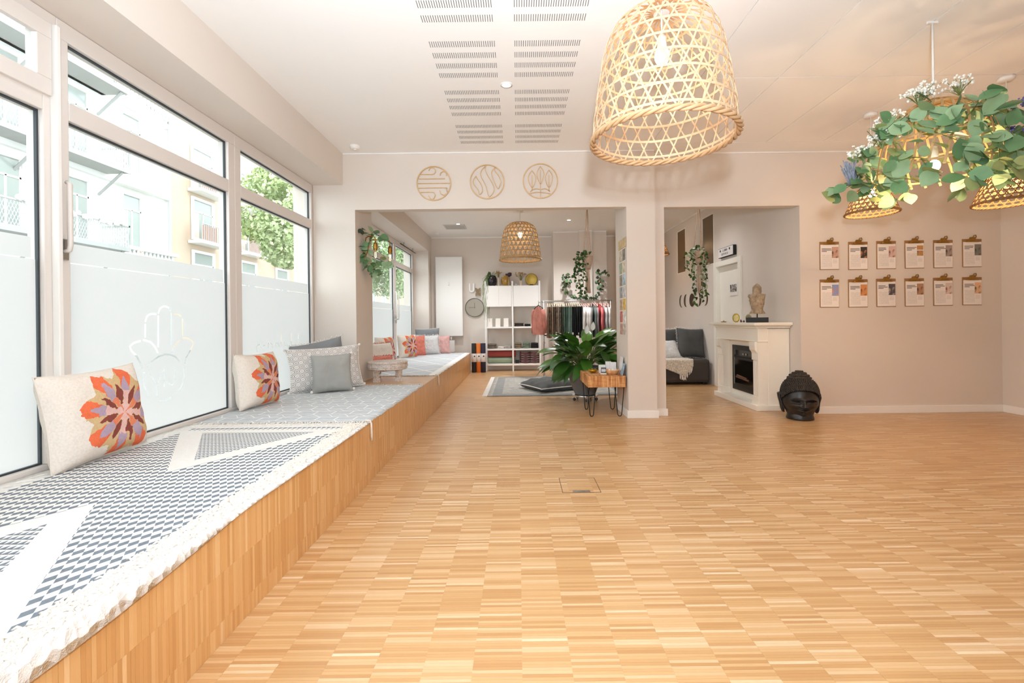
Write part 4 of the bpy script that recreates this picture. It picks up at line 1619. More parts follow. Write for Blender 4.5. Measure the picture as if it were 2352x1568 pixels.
_sw.location = (RX0 - .1, RKY - .1, RKZ - .02)
_sw.rotation_euler = (0, 0, -1.2)
MB().tube([(0, 0, -.005), (.09, .1, .0)], .006, 6).build('end_hook', STEEL, _sw, True)

# ================================================================ SHOP ROOM FLOOR
fr = thing('floor_rug', 'faded grey patterned rug with fringe on the shop room floor', 'rug', (.58, 7.33, 0))
m = Mat('faded_rug', .95, 0, .2)
u, v, _ = m.xyz()
nz = m.noise(7, detail=5, rough=.7)
n2 = m.noise(26, detail=4, rough=.7)
pat = ((u / .16).tri() - (v / .16).tri()).abs().lt(.2) * n2.gt(.42)
bd = u.abs().gt(.82).max(v.abs().gt(.88)) * u.abs().lt(.95)
col = m.ramp(nz * .5 + n2 * .6, [(.3, '8f8f8d'), (.5, 'aaa7a1'), (.7, 'c9c2b6')])
col = m.mix(pat * .35, col, '7c7e80')
col = m.mix(bd * n2, col, '777b80')
m.color(col).bump(m.noise(160), .5, .004)
MB().grid(lambda i, j: ((i - .5) * 2.04, (j - .5) * 2.1, .005 + .001 * math.sin(i * 20) * math.sin(j * 17)), 30, 30).build('rug_cloth', m.m, fr, True, solid=.007)
mb = MB()
for k in range(130):
    y = -1.04 + 2.08 * k / 129
    mb.tube([(-1.015, y, .005), (-1.05, y + R.uniform(-.008, .008), .006), (-1.09, y + R.uniform(-.015, .015), .004)], .0035, 4)
mb.build('fringe', COTTON, fr, fix=False)['kind'] = 'stuff'

fc = thing('floor_cushion', 'flat grey floor cushion with white piping on the faded rug', 'cushion', (.46, 6.86, .012), rotz=.5)
DKC = M('cushion_grey', '5d5e5c', .95, var=.08, vscale=4, bump=.3, bscale=120)
pmb = pillow_mb(.68, .68, .2, 40, .02, .06)
pmb.v = [(a, c - .33, max(.0, b * .9 + .06)) for a, b, c in pmb.v]
pmb.build('cover', DKC, fc, True)
ed = [(a, c - .33, .06) for a, b, c in pillow_edge(.68, .68, .06)]
MB().tube(ed, .007, 6, closed=True).build('piping', COTTON, fc, True)

# ---- peace lily in grey pot on casters
pl_x, pl_y = .86, 5.93
rr = random.Random(11)
lily = thing('potted_peace_lily', 'large leafy peace lily in a tapered grey planter on casters', 'plant', (pl_x, pl_y, 0))
POTM = M('matte_grey_planter', '77787a', .7, var=.04)
MB().lathe([(.0, .075), (.12, .075), (.135, .08), (.2, .24), (.215, .3), (.205, .44), (.19, .445), (.185, .42), (0, .4)], 10, cap=False).build('planter', POTM, lily, rot=(0, 0, .2), bev=.006)
MB().lathe([(0, .055), (.17, .055), (.172, .06), (.172, .07), (.17, .076), (0, .076)], 32, cap=False).build('trolley', CHROME, lily, True, angle=30)
for k in range(5):
    a = k * 2 * PI / 5 + .9
    cx_, cy_ = .15 * math.cos(a), .15 * math.sin(a)
    w = MB().lathe([(0, -.01), (.018, -.01), (.02, -.006), (.02, .006), (.018, .01), (0, .01)], 16, cap=False).build('caster', M('caster_wheel', '3a3a3a', .5), lily, True, loc=(cx_, cy_, .02), rot=(PI / 2, 0, a))
    MB().tube([(cx_, cy_, .056), (cx_, cy_, .03)], .009, 8).build('caster_stem', CHROME, lily, True)
MB().lathe([(0, .405), (.185, .405)], 20, cap=False).build('soil', M('soil', '33261c', 1), lily)
LL = []
for q in range(5):
    LL.append(leaf_mb(.29 + .02 * q, .14 + .016 * (q % 3), .12 + .25 * (q / 4), .2, 10, base=.66, wave=.008).mesh('leaf', LEAF_LILY if q % 2 else M('lily_leaf_%d' % q, ['4a7a2a', '000000', '5f9434', '000000', '335a20'][q], .3, var=.35, vscale=4), True))
for k in range(118):
    a = rr.uniform(0, 2 * PI)
    tier = k / 118
    rad = .10 + .24 * math.sqrt(rr.random())
    el = rr.uniform(.35, 1.2) if tier < .5 else rr.uniform(-.6, .4)
    root = Vector((.05 * math.cos(a), .05 * math.sin(a), .41))
    if tier < .5:
        base_ = Vector((rad * .75 * math.cos(a), rad * .75 * math.sin(a), .5 + .26 * rr.random() + .1 * (1 - rad / .34)))
    else:
        base_ = Vector((rad * 1.05 * math.cos(a), rad * 1.05 * math.sin(a), .46 + .2 * rr.random()))
    d = Vector((math.cos(a + rr.uniform(-.4, .4)), math.sin(a + rr.uniform(-.4, .4)), math.tan(el * .8)))
    if base_.x + pl_x + d.normalized().x * .25 > 1.13 and base_.y + pl_y < AB + .12:
        d.x *= .2
        d.y += .5
    if tier >= .75:
        d.z = rr.uniform(-1.1, -.3)
    if tier >= .85 and math.cos(a) > .2 and math.sin(a) < 0:
        continue
    MB().tube([root, (root + base_) / 2 + Vector((0, 0, .06)), base_], .005, 5, r1=.004).build('leaf_stalk', STEMM, lily, True, fix=False)
    up = Vector((-math.cos(a) * .2, -math.sin(a) * .2 - .25, 1))
    inst(LL[rr.randrange(5)], 'leaf', lily, frame_mtx(base_, up, d, rr.uniform(-.3, .3), rr.uniform(.8, 1.12)))
for (dx, dy, dz) in ((.02, -.05, .86), (.12, .08, .9)):
    MB().tube([(dx * .3, dy * .3, .42), (dx, dy, dz)], .004, 5).build('flower_stalk', STEMM, lily, True)
    o = leaf_mb(.12, .06, -.1, .5, 8, base=.6).build('white_spathe', COTTON, lily, True)
    o.matrix_basis = frame_mtx((dx, dy, dz), (0, -1, .3), (.1, 0, 1))

# ---- side table with hairpin legs
SWOOD = Mat('rough_sawn_wood', .7)
x_, y_, z_ = SWOOD.xyz()
st1 = SWOOD.noise(1, SWOOD.combine(x_ * 38, y_ * 5, z_ * 4), 3, .6)
st2 = SWOOD.noise(1, SWOOD.combine(x_ * 9, y_ * 60, z_ * 60), 3)
SWOOD.color(SWOOD.ramp(st1 * .7 + st2 * .3, [(.32, '8f5527'), (.45, 'b87a44'), (.55, 'd49c63'), (.7, 'e3b985')])).bump(st1, .3, .004)
tb = thing('side_table', 'small rough wood block table on black hairpin legs by the column', 'side table', (.942, 5.15, 0))
box(-.205, -.3, .322, .2, .3, .442).build('table_top', SWOOD.m, tb, bev=.004)
for (lx_, ly_, ang) in ((-.16, -.25, .4), (.14, -.25, -.4), (-.16, .13, .6), (.14, .13, -.6)):
    c, s_ = math.cos(ang), math.sin(ang)

    def P(a, b, lx_=lx_, ly_=ly_, c=c, s_=s_):
        return (lx_ + a * c, ly_ + a * s_ - (0 if ly_ < 0 else 0), b)
    MB().tube([P(-.05, .322), P(-.022, .03), P(-.015, .01), P(0, .005), P(.015, .01), P(.022, .03), P(.05, .322)], .005, 8).build('hairpin_leg', BLACKM, tb, True)
tz = .4425
t = thing('lotus_bowl', 'small golden lotus bowl on the side table', 'bowl', (.84, 5.16, tz))
MB().lathe([(.0, .0), (.022, 0), (.03, .006), (.045, .02), (.052, .036), (.048, .036), (.03, .016), (0, .01)], 20, cap=False).build('cup', GOLD, t, True)
for k in range(8):
    a = k * PI / 4
    o = leaf_mb(.05, .042, -.35, .3, 6).build('petal', GOLD, t, True)
    o.matrix_basis = frame_mtx((.022 * math.cos(a), .022 * math.sin(a), .004), (-math.cos(a), -math.sin(a), .6), (math.cos(a), math.sin(a), .65))
t = thing('card_holder', 'small dark printed card leaning in a shell holder', 'card', (.93, 4.99, tz), rotz=-.25)
box(-.028, -.004, .012, .028, 0, .078).build('card', M('slate_card', '3e4347', .5), t, rot=(-.25, 0, 0))
box(-.022, -.0055, .03, .022, -.004, .06).build('print', M('card_print', 'b9bdbd', .5), t, rot=(-.25, 0, 0))
box(-.035, -.006, .0, .035, .012, .016).build('holder', CREAM, t, bev=.005)
t = thing('wooden_bowl', 'pale segmented wooden bowl on the side table', 'bowl', (1.03, 5.0, tz))
MB().lathe([(.0, 0), (.045, 0), (.065, .02), (.078, .045), (.08, .052), (.074, .052), (.06, .03), (0, .014)], 18, cap=False).build('bowl_body', M('bowl_wood', 'd9a877', .5, var=.15, vscale=30), t)
for k in range(7):
    a = R.uniform(0, 6.28)
    MB().sphere((.035 * math.cos(a), .035 * math.sin(a), .035 + R.uniform(0, .012)), .017, 8, 6).build('shell', COTTON, t, True)
for k, (dx, dy, hh, ww) in enumerate(((-.055, .1, .09, .075), (.02, .12, .125, .06), (.065, .09, .12, .07))):
    t = thing('leaflet_stack', 'white leaflet stack standing behind the wooden bowl, %s' % ['leftmost and lowest', 'tall middle one', 'right one by the column'][k], 'leaflets', (1.0 + dx, 5.06 + dy, tz), rotz=R.uniform(-.1, .1))
    box(-ww / 2, -.02, 0, ww / 2, .02, hh).build('paper_stack', M('paper_white', 'eae8e8', .7), t)
    box(-ww / 2 - .003, -.024, 0, ww / 2 + .003, -.021, hh * .4).build('holder', CLEARP, t)
t = thing('leaning_leaflet', 'white leaflet leaning against the column behind the table', 'leaflet', (1.118, 5.02, tz), rot=(0, .12, 0))
box(-.003, -.07, 0, .0, .07, .19).build('sheet', M('paper_white2', 'e6e4e4', .7), t)
t = thing('leaning_leaflet', 'pale blue leaflet leaning against the column at the table edge', 'leaflet', (1.11, 4.91, tz), rot=(0, .22, 0))
box(-.003, -.05, 0, .0, .05, .13).build('sheet', M('paper_blue', '9fb9c9', .6, var=.4, vscale=25), t)

# ---- hanging photo banner on the column's side
pb = thing('photo_banner', 'hanging strip of small photo cards on the side of the column', 'photo banner', (AX1, 4.985, .87))
PCOL = ['c9bcae', 'b98f82', 'd9d3c8', 'c46e62', 'd9b24a', 'b79a80', 'c9c7c4', '8d8f90', 'a9bcc6', '8f8478', 'cdbfa4', '9aa58a', '7f7a70', 'c0b49c']
box(-.012, -.16, .95, -.004, .16, 1.05).build('header', M('banner_header', 'cbb489', .8, var=.2, vscale=20), pb)
for c_ in range(2):
    box(-.006, -.135 + c_ * .15, 0, -.004, -.005 + c_ * .15, .95).build('backing', CREAM, pb)
    for k in range(7):
        o = box(-.009, -.13 + c_ * .15, .008 + k * .134, -.006, -.01 + c_ * .15, .13 + k * .134).build('photo_card', M('photo_%d_%d' % (c_, k), PCOL[(k * 2 + c_) % 14], .5, var=.5, vscale=24), pb)
MB().tube([(-.006, -.15, 1.05), (-.006, 0, 1.09), (-.006, .15, 1.05)], .002, 4).build('string', COTTON, pb)


# ---- macrame hanging planters
def macrame(label, x, y, ztop, zrim, r, pot_h, tail, seed, leaves, weights, vines, wide):
    rr = random.Random(seed)
    t = thing('hanging_planter', label, 'hanging planter', (x, y, zrim))
    zt = ztop - zrim
    MB().tube([(0, 0, zt), (0, 0, zt - .06)], .006, 6).build('ceiling_hook', STEEL, t, True)
    for k in range(3):
        a = k * 2 * PI / 3 + .5
        MB().tube([(0, 0, zt - .05), (r * .35 * math.cos(a), r * .35 * math.sin(a), zt * .5), (r * math.cos(a), r * math.sin(a), 0)], .006, 6).build('cord', MACRA, t, True)
    MB().lathe([(r * .5, -pot_h), (r * .85, -pot_h * .6), (r * .98, -pot_h * .2), (r, 0), (r * .92, .002), (r * .85, -.03), (0, -.04)], 20, cap=False).build('pot', MACRA, t, True)
    net = MB()
    for k in range(16):
        for sg in (-1, 1):
            pts = []
            for i in range(7):
                q = i / 6
                a = k * 2 * PI / 16 + sg * q * .8
                rad = r * (1.03 - .5 * q ** 2.5)
                pts.append((rad * math.cos(a), rad * math.sin(a), -pot_h * q))
            net.tube(pts, .004, 4)
    net.tube([(r * 1.03 * math.cos(k * .3), r * 1.03 * math.sin(k * .3), 0) for k in range(21)], .006, 5, closed=True)
    net.build('macrame_net', MACRA, t, True, fix=False)
    MB().sphere((0, 0, -pot_h - .02), r * .45, 10, 6).build('knot', MACRA, t, True)
    tl = MB()
    for k in range(26):
        a = rr.uniform(0, 6.28)
        q = r * .5 * math.sqrt(rr.random())
        tl.tube([(q * .6 * math.cos(a), q * .6 * math.sin(a), -pot_h - .03), (q * math.cos(a), q * math.sin(a), -pot_h - tail * .5), (q * 1.1 * math.cos(a), q * 1.1 * math.sin(a), -pot_h - tail * rr.uniform(.9, 1))], .006, 4)
    tl.build('tail_tassel', MACRA, t, True, fix=False)
    for (dx, dy, drop, n) in vines:
        p = [(0, 0, 0), (dx * .6, dy, .04), (dx, dy, -.04)]
        for q in range(1, 5):
            p.append((dx + rr.uniform(-.02, .02) * wide, dy + rr.uniform(-.01, .01), -drop * q / 4))
        vine(t, p, leaves, n, rr, (.8, 1.3), .018 * wide, weights=weights)
    return t


macrame('macrame planter with dark ivy hanging in the shop room opening', 1.05, 6.8, CZ, 1.995, .068, .2, .36, 51, IVY, (4, 5, .3),
        [(-.12, -.05, .62, 34), (-.17, 0, .5, 28), (-.08, -.07, .66, 32), (-.2, .03, .35, 20), (-.05, -.06, .4, 20), (-.14, -.08, .2, 16)], 1.3)
macrame('macrame planter with pale variegated ivy hanging in the lounge doorway', 2.52, 6.3, CZ, 1.97, .075, .16, .42, 52, IVY, (4, 3, 4),
        [(-.12, -.05, .35, 30), (-.08, 0, .72, 46), (.06, -.05, .62, 40), (.1, .03, .4, 28), (0, -.09, .68, 46), (-.17, .0, .25, 22), (.03, .06, .5, 30)], 1.2)

# ---- garland with two little wall lamps on the chimney breast
rr = random.Random(61)
gw = 9.08
gl = thing('wall_garland', 'leafy garland looped along the chimney breast above the clothes rack', 'garland', (1.3, gw, 1.5))


def gp(x, y):
    p = at(x, y, gw - .02)
    return (p.x - 1.3, -.03, p.z - 1.5)


vine(gl, [gp(1302, 627), gp(1293, 640), gp(1295, 655), gp(1300, 668), gp(1310, 678), gp(1326, 684)], ROUNDL, 34, rr, (.9, 1.5), .025, weights=(4, 3, 3))
vine(gl, [gp(1302, 632), gp(1308, 645), gp(1303, 655)], ROUNDL, 12, rr, (.9, 1.5), .02, weights=(4, 3, 3))
vine(gl, [gp(1326, 684), gp(1345, 678), gp(1360, 685), gp(1374, 680), gp(1376, 665), gp(1374, 640), gp(1376, 622)], ROUNDL, 46, rr, (.9, 1.4), .022, weights=(2, 5, 2))
vine(gl, [gp(1380, 628), gp(1390, 622), gp(1397, 628)], ROUNDL, 12, rr, (.9, 1.4), .02, weights=(3, 3, 4))
vine(gl, [gp(1384, 640), gp(1384, 665)], ROUNDL, 6, rr, (.9, 1.3), .015, weights=(1, 5, 1))
for px, lb in ((1300, 'left'), (1379, 'right')):
    p = at(px, 652, gw)
    t = thing('wall_lamp', 'small brass and glass wall lamp in the %s end of the garland' % lb, 'wall lamp', (p.x, (9.22 if px < 1320 else 9.17), p.z))
    MB().tube([(0, 0, .08), (0, -.06, .09), (0, -.07, .06)], .008, 6).build('arm', BRASS, t, True)
    MB().lathe([(.012, .06), (.02, .05), (.022, .02)], 12, (0, -.07, 0)).build('socket', BRASS, t, True)
    MB().lathe([(.015, .02), (.03, -.01), (.034, -.05), (.03, -.052), (.012, .015)], 14, (0, -.07, 0), cap=False).build('glass_shade', WHITE, t, True)

# ================================================================ BASKET LAMPS
def mat_bamboo(name, a, b, rough=.55):
    m = Mat(name, rough)
    nz = m.noise(25, detail=4)
    m.color(m.mix(nz, a, b)).bump(m.noise(140), .25, .002)
    return m.m


BAMBOO = mat_bamboo('bamboo_strip', 'b48f6c', 'cbab88')
BAMBOO2 = mat_bamboo('bamboo_rim', 'a57d55', 'c39f78')
BAMBOO4 = mat_bamboo('brown_bamboo', '7d5c38', 'a07c50')
BAMBOO3 = mat_bamboo('honey_bamboo', 'a9814f', 'c9a673')


def prof_at(prof, t):
    s = t * (len(prof) - 1)
    i = min(int(s), len(prof) - 2)
    f = s - i
    return prof[i][0] + (prof[i + 1][0] - prof[i][0]) * f, prof[i][1] + (prof[i + 1][1] - prof[i][1]) * f


def smooth_prof(p, n=24):
    # Catmull-Rom resample
    out = []
    for k in range(n + 1):
        s = k / n * (len(p) - 1)
        i = min(int(s), len(p) - 2)
        f = s - i
        P = [p[max(0, i - 1)], p[i], p[i + 1], p[min(len(p) - 1, i + 2)]]
        q = []
        for d in range(2):
            a, b, c, e = P[0][d], P[1][d], P[2][d], P[3][d]
            q.append(.5 * (2 * b + (c - a) * f + (2 * a - 5 * b + 4 * c - e) * f * f + (3 * b - a - 3 * c + e) * f ** 3))
        out.append(tuple(q))
    return out


def weave(parent, prof, nstrip, twist, hoops, w, th, mat, rim_mat, rim_r, hoop_w=None, t_end=1.0):
    pr = smooth_prof(prof)

    def surf(t, a, off=0):
        r, z = prof_at(pr, t)
        return Vector(((r + off) * math.cos(a), (r + off) * math.sin(a), z))

    def nrm(t, a):
        r0, z0 = prof_at(pr, max(0, t - .02))
        r1, z1 = prof_at(pr, min(1, t + .02))
        dz, dr = z1 - z0, r1 - r0
        v = Vector((dz * math.cos(a), dz * math.sin(a), -dr))
        return v.normalized() if v.length > 1e-6 else Vector((0, 0, 1))
    for sg, off in ((1, th * .6), (-1, -th * .6)):
        pts, ns = [], []
        N = 26
        for k in range(N + 1):
            t = k / N * t_end
            a = sg * twist * t
            pts.append(surf(t, a, off + th * .5 * math.sin(k * 2.1)))
            ns.append(nrm(t, a))
        me = MB().ribbon(pts, ns, w, th).mesh('weave_strip', mat)
        for k in range(nstrip):
            inst(me, 'weave_strip', parent, Matrix.Rotation(2 * PI * k / nstrip, 4, 'Z'))
    for t in hoops:
        pts = [surf(t, 2 * PI * k / 48, th * .2 * (1 if k % 2 else -1)) for k in range(48)]
        ns = [nrm(t, 2 * PI * k / 48) for k in range(48)]
        MB().ribbon(pts, ns, hoop_w or w * 1.2, th, closed=True).build('hoop', mat, parent)
    # braided rim
    rim = MB()
    r0, z0 = pr[0]
    for s in range(3):
        pts = []
        for k in range(96):
            a = 2 * PI * k / 96
            ph = a * 14 + s * 2 * PI / 3
            pts.append(((r0 + rim_r * .6 * math.cos(ph)) * math.cos(a), (r0 + rim_r * .6 * math.cos(ph)) * math.sin(a), z0 + rim_r * .6 * math.sin(ph)))
        rim.tube(pts, rim_r * .55, 6, closed=True)
    rim.build('braided_rim', rim_mat, parent, True, fix=False)


def lamp_core(parent, zsock, ztop, power, color, cord_mat, bulb_r=.03):
    MB().tube([(0, 0, zsock), (0, 0, ztop)], .004, 6).build('cord', cord_mat, parent, True)
    MB().lathe([(.0, .07), (.008, .068), (.02, .05), (.022, 0), (.0, 0)], 16, (0, 0, zsock - .06), cap=False).build('socket', WHITE, parent, True)
    b = MB().sphere((0, 0, zsock - .06 - bulb_r * 1.1), bulb_r, 16, 10, (1, 1, 1.25)).build('bulb', BULB, parent, True)
    MB().lathe([(.0, 0), (.05, 0), (.05, -.02), (.04, -.03), (0, -.03)], 24, (0, 0, ztop), cap=False).build('ceiling_rose', WHITE, parent, True)
    l = point_light('bulb_light', (0, 0, zsock - .06 - bulb_r * 2.6), power, color, bulb_r)
    l.parent = parent
    return b


BP = [(.336, 0), (.328, .1), (.315, .2), (.3, .3), (.282, .4), (.258, .48), (.215, .55), (.13, .595), (.04, .605)]
HO = [.0475 + .095 * k for k in range(10)]
# pendant near the camera
RIMZ = 1.916
bl = thing('basket_pendant', 'huge woven bamboo basket lamp hanging close to the camera', 'pendant lamp', (.711, 2.2, RIMZ))
weave(bl, BP, 26, 1.27, HO, .0075, .0022, BAMBOO, BAMBOO2, .015, .0115)
lamp_core(bl, .5, CZ - RIMZ, 3, (1, .86, .7), COTTON, .035)
# the same kind of lamp in the shop room
p = at(1203, 597, 7.35)
b2 = thing('basket_pendant', 'woven bamboo basket lamp under the shop room ceiling', 'pendant lamp', (.05, 7.38, 2.03))
weave(b2, BP, 26, 1.27, HO, .0095, .0022, BAMBOO3, BAMBOO3, .015, .0125)
lamp_core(b2, .5, CZ - 2.03, 3, (1, .8, .58), COTTON, .035)

SP = [(.195, 0), (.186, .03), (.168, .08), (.146, .13), (.12, .18), (.085, .22), (.05, .238), (.025, .24)]


def small_pendant(label, x, y, z, power=14, on=True):
    t = thing('small_pendant', label, 'pendant lamp', (x, y, z))
    weave(t, SP, 26, 1.2, [.05 + .1 * k for k in range(9)], .0065, .0018, BAMBOO4, BAMBOO4, .01, .008)
    lamp_core(t, .27, CZ - z, power, (1, .68, .4), COTTON, .03)
    return t


small_pendant('small woven bell pendant hanging left below the flower basket', 3.128, 4.01, 1.955, 9)
small_pendant('small woven bell pendant cut by the right photo edge', 3.69, 3.42, 1.89, 9)
small_pendant('small woven bell pendant glimpsed at the left edge of the lounge doorway', 2.6, 8.4, 2.23, 3)

# ---- flower basket chandelier
rr = random.Random(91)
FZ = 1.91
fl = thing('flower_basket_pendant', 'upturned slatted bamboo basket lamp overgrown with eucalyptus and small flowers', 'pendant lamp', (2.535, 2.76, FZ))
DP = smooth_prof([(.30, -.02), (.298, .08), (.285, .17), (.255, .26), (.205, .34), (.135, .4), (.05, .435), (.02, .44)])
pts, ns = [], []
for k in range(21):
    t = k / 20
    r_, z_ = prof_at(DP, t)
    pts.append((r_ * math.cos(.5 * t), r_ * math.sin(.5 * t), z_))
    ns.append((math.cos(.5 * t), math.sin(.5 * t), .4))
rib = MB().ribbon(pts, ns, .013, .003).mesh('slat', BAMBOO3)
for k in range(26):
    inst(rib, 'slat', fl, Matrix.Rotation(2 * PI * k / 26, 4, 'Z'))
for t in (.06, .3, .48, .66, .84):
    r_, z_ = prof_at(DP, t)
    MB().ribbon([((r_ - .004) * math.cos(2 * PI * k / 40), (r_ - .004) * math.sin(2 * PI * k / 40), z_) for k in range(40)], [(math.cos(2 * PI * k / 40), math.sin(2 * PI * k / 40), .2) for k in range(40)], .012, .003, closed=True).build('hoop', BAMBOO3, fl)
MB().tube([(0, 0, .43), (0, 0, CZ - FZ)], .006, 8).build('rod', WHITE, fl, True)
box(-.03, -.006, CZ - FZ - .012, .03, .006, CZ - FZ).build('ceiling_clip', WHITE, fl)
MB().lathe([(.018, .16), (.022, .1), (.018, .09)], 14).build('socket', WHITE, fl, True)
MB().sphere((0, 0, .045), .03, 18, 12, (1, 1, 1.2)).build('bulb', BULB, fl, True)
l = point_light('bulb_light', (0, 0, -.05), 8, (1, .68, .4), .04)
l.parent = fl
for k in range(11):
    a0 = k * 2 * PI / 11 + rr.uniform(-.2, .2)
    pts = []
    for q in range(6):
        a = a0 + q * .14
        pts.append(((.315 + .03 * math.sin(q)) * math.cos(a), (.315 + .03 * math.sin(q)) * math.sin(a), .16 - .05 * q + rr.uniform(-.02, .03)))
    vine(fl, pts, EUC, 15, rr, (1.0, 1.75), .045, .0025, weights=(5, 4, 1.6))
for k in range(9):
    a0 = math.radians(150 + 24 * k)
    pts = []
    for q in range(5):
        a = a0 + q * .12
        r_, z_ = prof_at(DP, .2 + .06 * q + .08 * (k % 3))
        pts.append(((r_ + .03) * math.cos(a), (r_ + .03) * math.sin(a), z_ + .01))
    vine(fl, pts, EUC, 12, rr, (1.1, 1.8), .04, .0025, weights=(5, 4, 1))
# long sprays to the right and left
vine(fl, [(.25, -.2, .15), (.36, -.26, .24), (.45, -.3, .36), (.5, -.32, .45)], EUC, 14, rr, (1.2, 1.9), .03, weights=(5, 4, 1))
vine(fl, [(.28, -.1, .1), (.42, -.16, .12), (.52, -.2, .1)], EUC, 16, rr, (1.2, 1.9), .04, weights=(5, 4, 1))
vine(fl, [(-.22, .2, .05), (-.33, .26, 0), (-.42, .3, -.06)], EUC, 14, rr, (1.1, 1.7), .04, weights=(4, 4, 2))
vine(fl, [(-.1, -.3, .02), (-.12, -.33, -.06), (-.1, -.34, -.14)], EUC, 9, rr, (1.0, 1.5), .03, weights=(3, 3, 4))
vine(fl, [(.1, -.31, .0), (.12, -.33, -.08)], EUC, 7, rr, (1.0, 1.5), .03, weights=(3, 3, 4))
GYP = M('white_blossom', 'f2f0e6', .8)
LAVM = M('violet_blossom', '6f68a8', .8)


def sprig(c, n, spread, mat, size, h):
    c = Vector(c)
    st_ = MB()
    bl_ = MB()
    for k in range(n):
        e = c + Vector((rr.uniform(-1, 1) * spread, rr.uniform(-1, 1) * spread, h * rr.uniform(.4, 1)))
        st_.tube([c, (c + e) / 2 + Vector((0, 0, .01)), e], .0012, 4)
        for q in range(3):
            bl_.sphere(e + Vector((rr.uniform(-1, 1), rr.uniform(-1, 1), rr.uniform(-1, 1))) * size, size * rr.uniform(.5, .9), 6, 4)
    st_.build('sprig_stem', STEMM, fl, fix=False)
    bl_.build('blossom', mat, fl, True, fix=False)


for c_ in ((-.2, -.12, .36), (-.26, .02, .27), (-.1, -.05, .42), (.06, -.1, .42), (-.32, .14, .13), (-.3, .02, .16)):
    sprig(c_, 34, .06, GYP, .0095, .1)
for c_ in ((.22, -.22, .2), (.26, -.18, .28), (.33, -.2, .3), (.2, -.25, .12)):
    sprig(c_, 7, .035, LAVM, .009, .05)
LAVST = M('lavender_grey', '8d94a3', .9, var=.3, vscale=40)
mb = MB()
for k in range(50):
    b0 = Vector((-.33, .22, .0)) + Vector((rr.uniform(-.02, .02), rr.uniform(-.02, .02), 0))
    mb.tube([b0, b0 + Vector((rr.uniform(-.06, .05), rr.uniform(-.03, .05), rr.uniform(.08, .16)))], .003, 4, r1=.004)
mb.build('lavender_bunch', LAVST, fl, True, fix=False)


# ================================================================ CEILING FITTINGS
def downlight(label, x, y, power):
    t = thing('downlight', label, 'ceiling light', (x, y, CZ), rot=(PI, 0, 0))
    MB().lathe([(.032, 0), (.045, 0), (.046, .004), (.032, .006)], 28, cap=False).build('trim_ring', WHITE, t, True)
    MB().lathe([(0, .002), (.032, .002), (.032, .004), (0, .004)], 24, cap=False).build('lens', SPOT, t)
    l = bpy.data.lights.new('downlight_beam', 'SPOT')
    l.energy = power
    l.color = (.95, .97, 1)
    l.spot_size = 2.3
    l.spot_blend = .8
    l.shadow_soft_size = .04
    o = bpy.data.objects.new('downlight_beam', l)
    COL.objects.link(o)
    o.parent = t
    o.location = (0, 0, .02)
    o.rotation_euler = (PI, 0, 0)
    return t


downlight('round downlight between the two columns of ceiling slots', -.066, 3.44, 12)
downlight('round downlight in the slotted ceiling above the camera', -.066, 1.0, 12)
downlight('round downlight in the slotted ceiling behind the camera', -.066, -1.4, 12)
p = at(1310, 504, 1)
downlight('small downlight right of the shop basket lamp', .93, 8.12, 95)
downlight('small downlight near the shop ceiling grille', -1.08, 8.35, 60)
downlight('small downlight in the lounge ceiling', 2.3, 6.6, 22)
c = (-1.17, 8.6)
t = thing('ceiling_grille', 'square grey grille in the shop ceiling', 'ceiling grille', (c[0], c[1], CZ))
box(-.2, -.2, -.012, .2, .2, 0).build('grille_frame', M('grille_frame', 'd5d2cc', .6), t, bev=.004)
for k in range(9):
    box(-.18, -.17 + .04 * k, -.015, .18, -.15 + .04 * k, -.012).build('louver', M('grille_louver', 'bdbab4', .6), t)
for (x, y, lb) in ((-1.63, 4.6, 'small white smoke detector near the left end of the main ceiling'), (-1.62, 9.2, 'small white smoke detector in the far shop ceiling corner')):
    t = thing('smoke_detector', lb, 'smoke detector', (x, y, CZ), rot=(PI, 0, 0))
    MB().lathe([(0, 0), (.05, 0), (.05, .02), (.04, .032), (0, .034)], 24, cap=False).build('housing', WHITE, t, True, angle=40)
    MB().lathe([(0, .034), (.015, .034), (.013, .042), (0, .042)], 14, cap=False).build('sensor', WHITE, t)

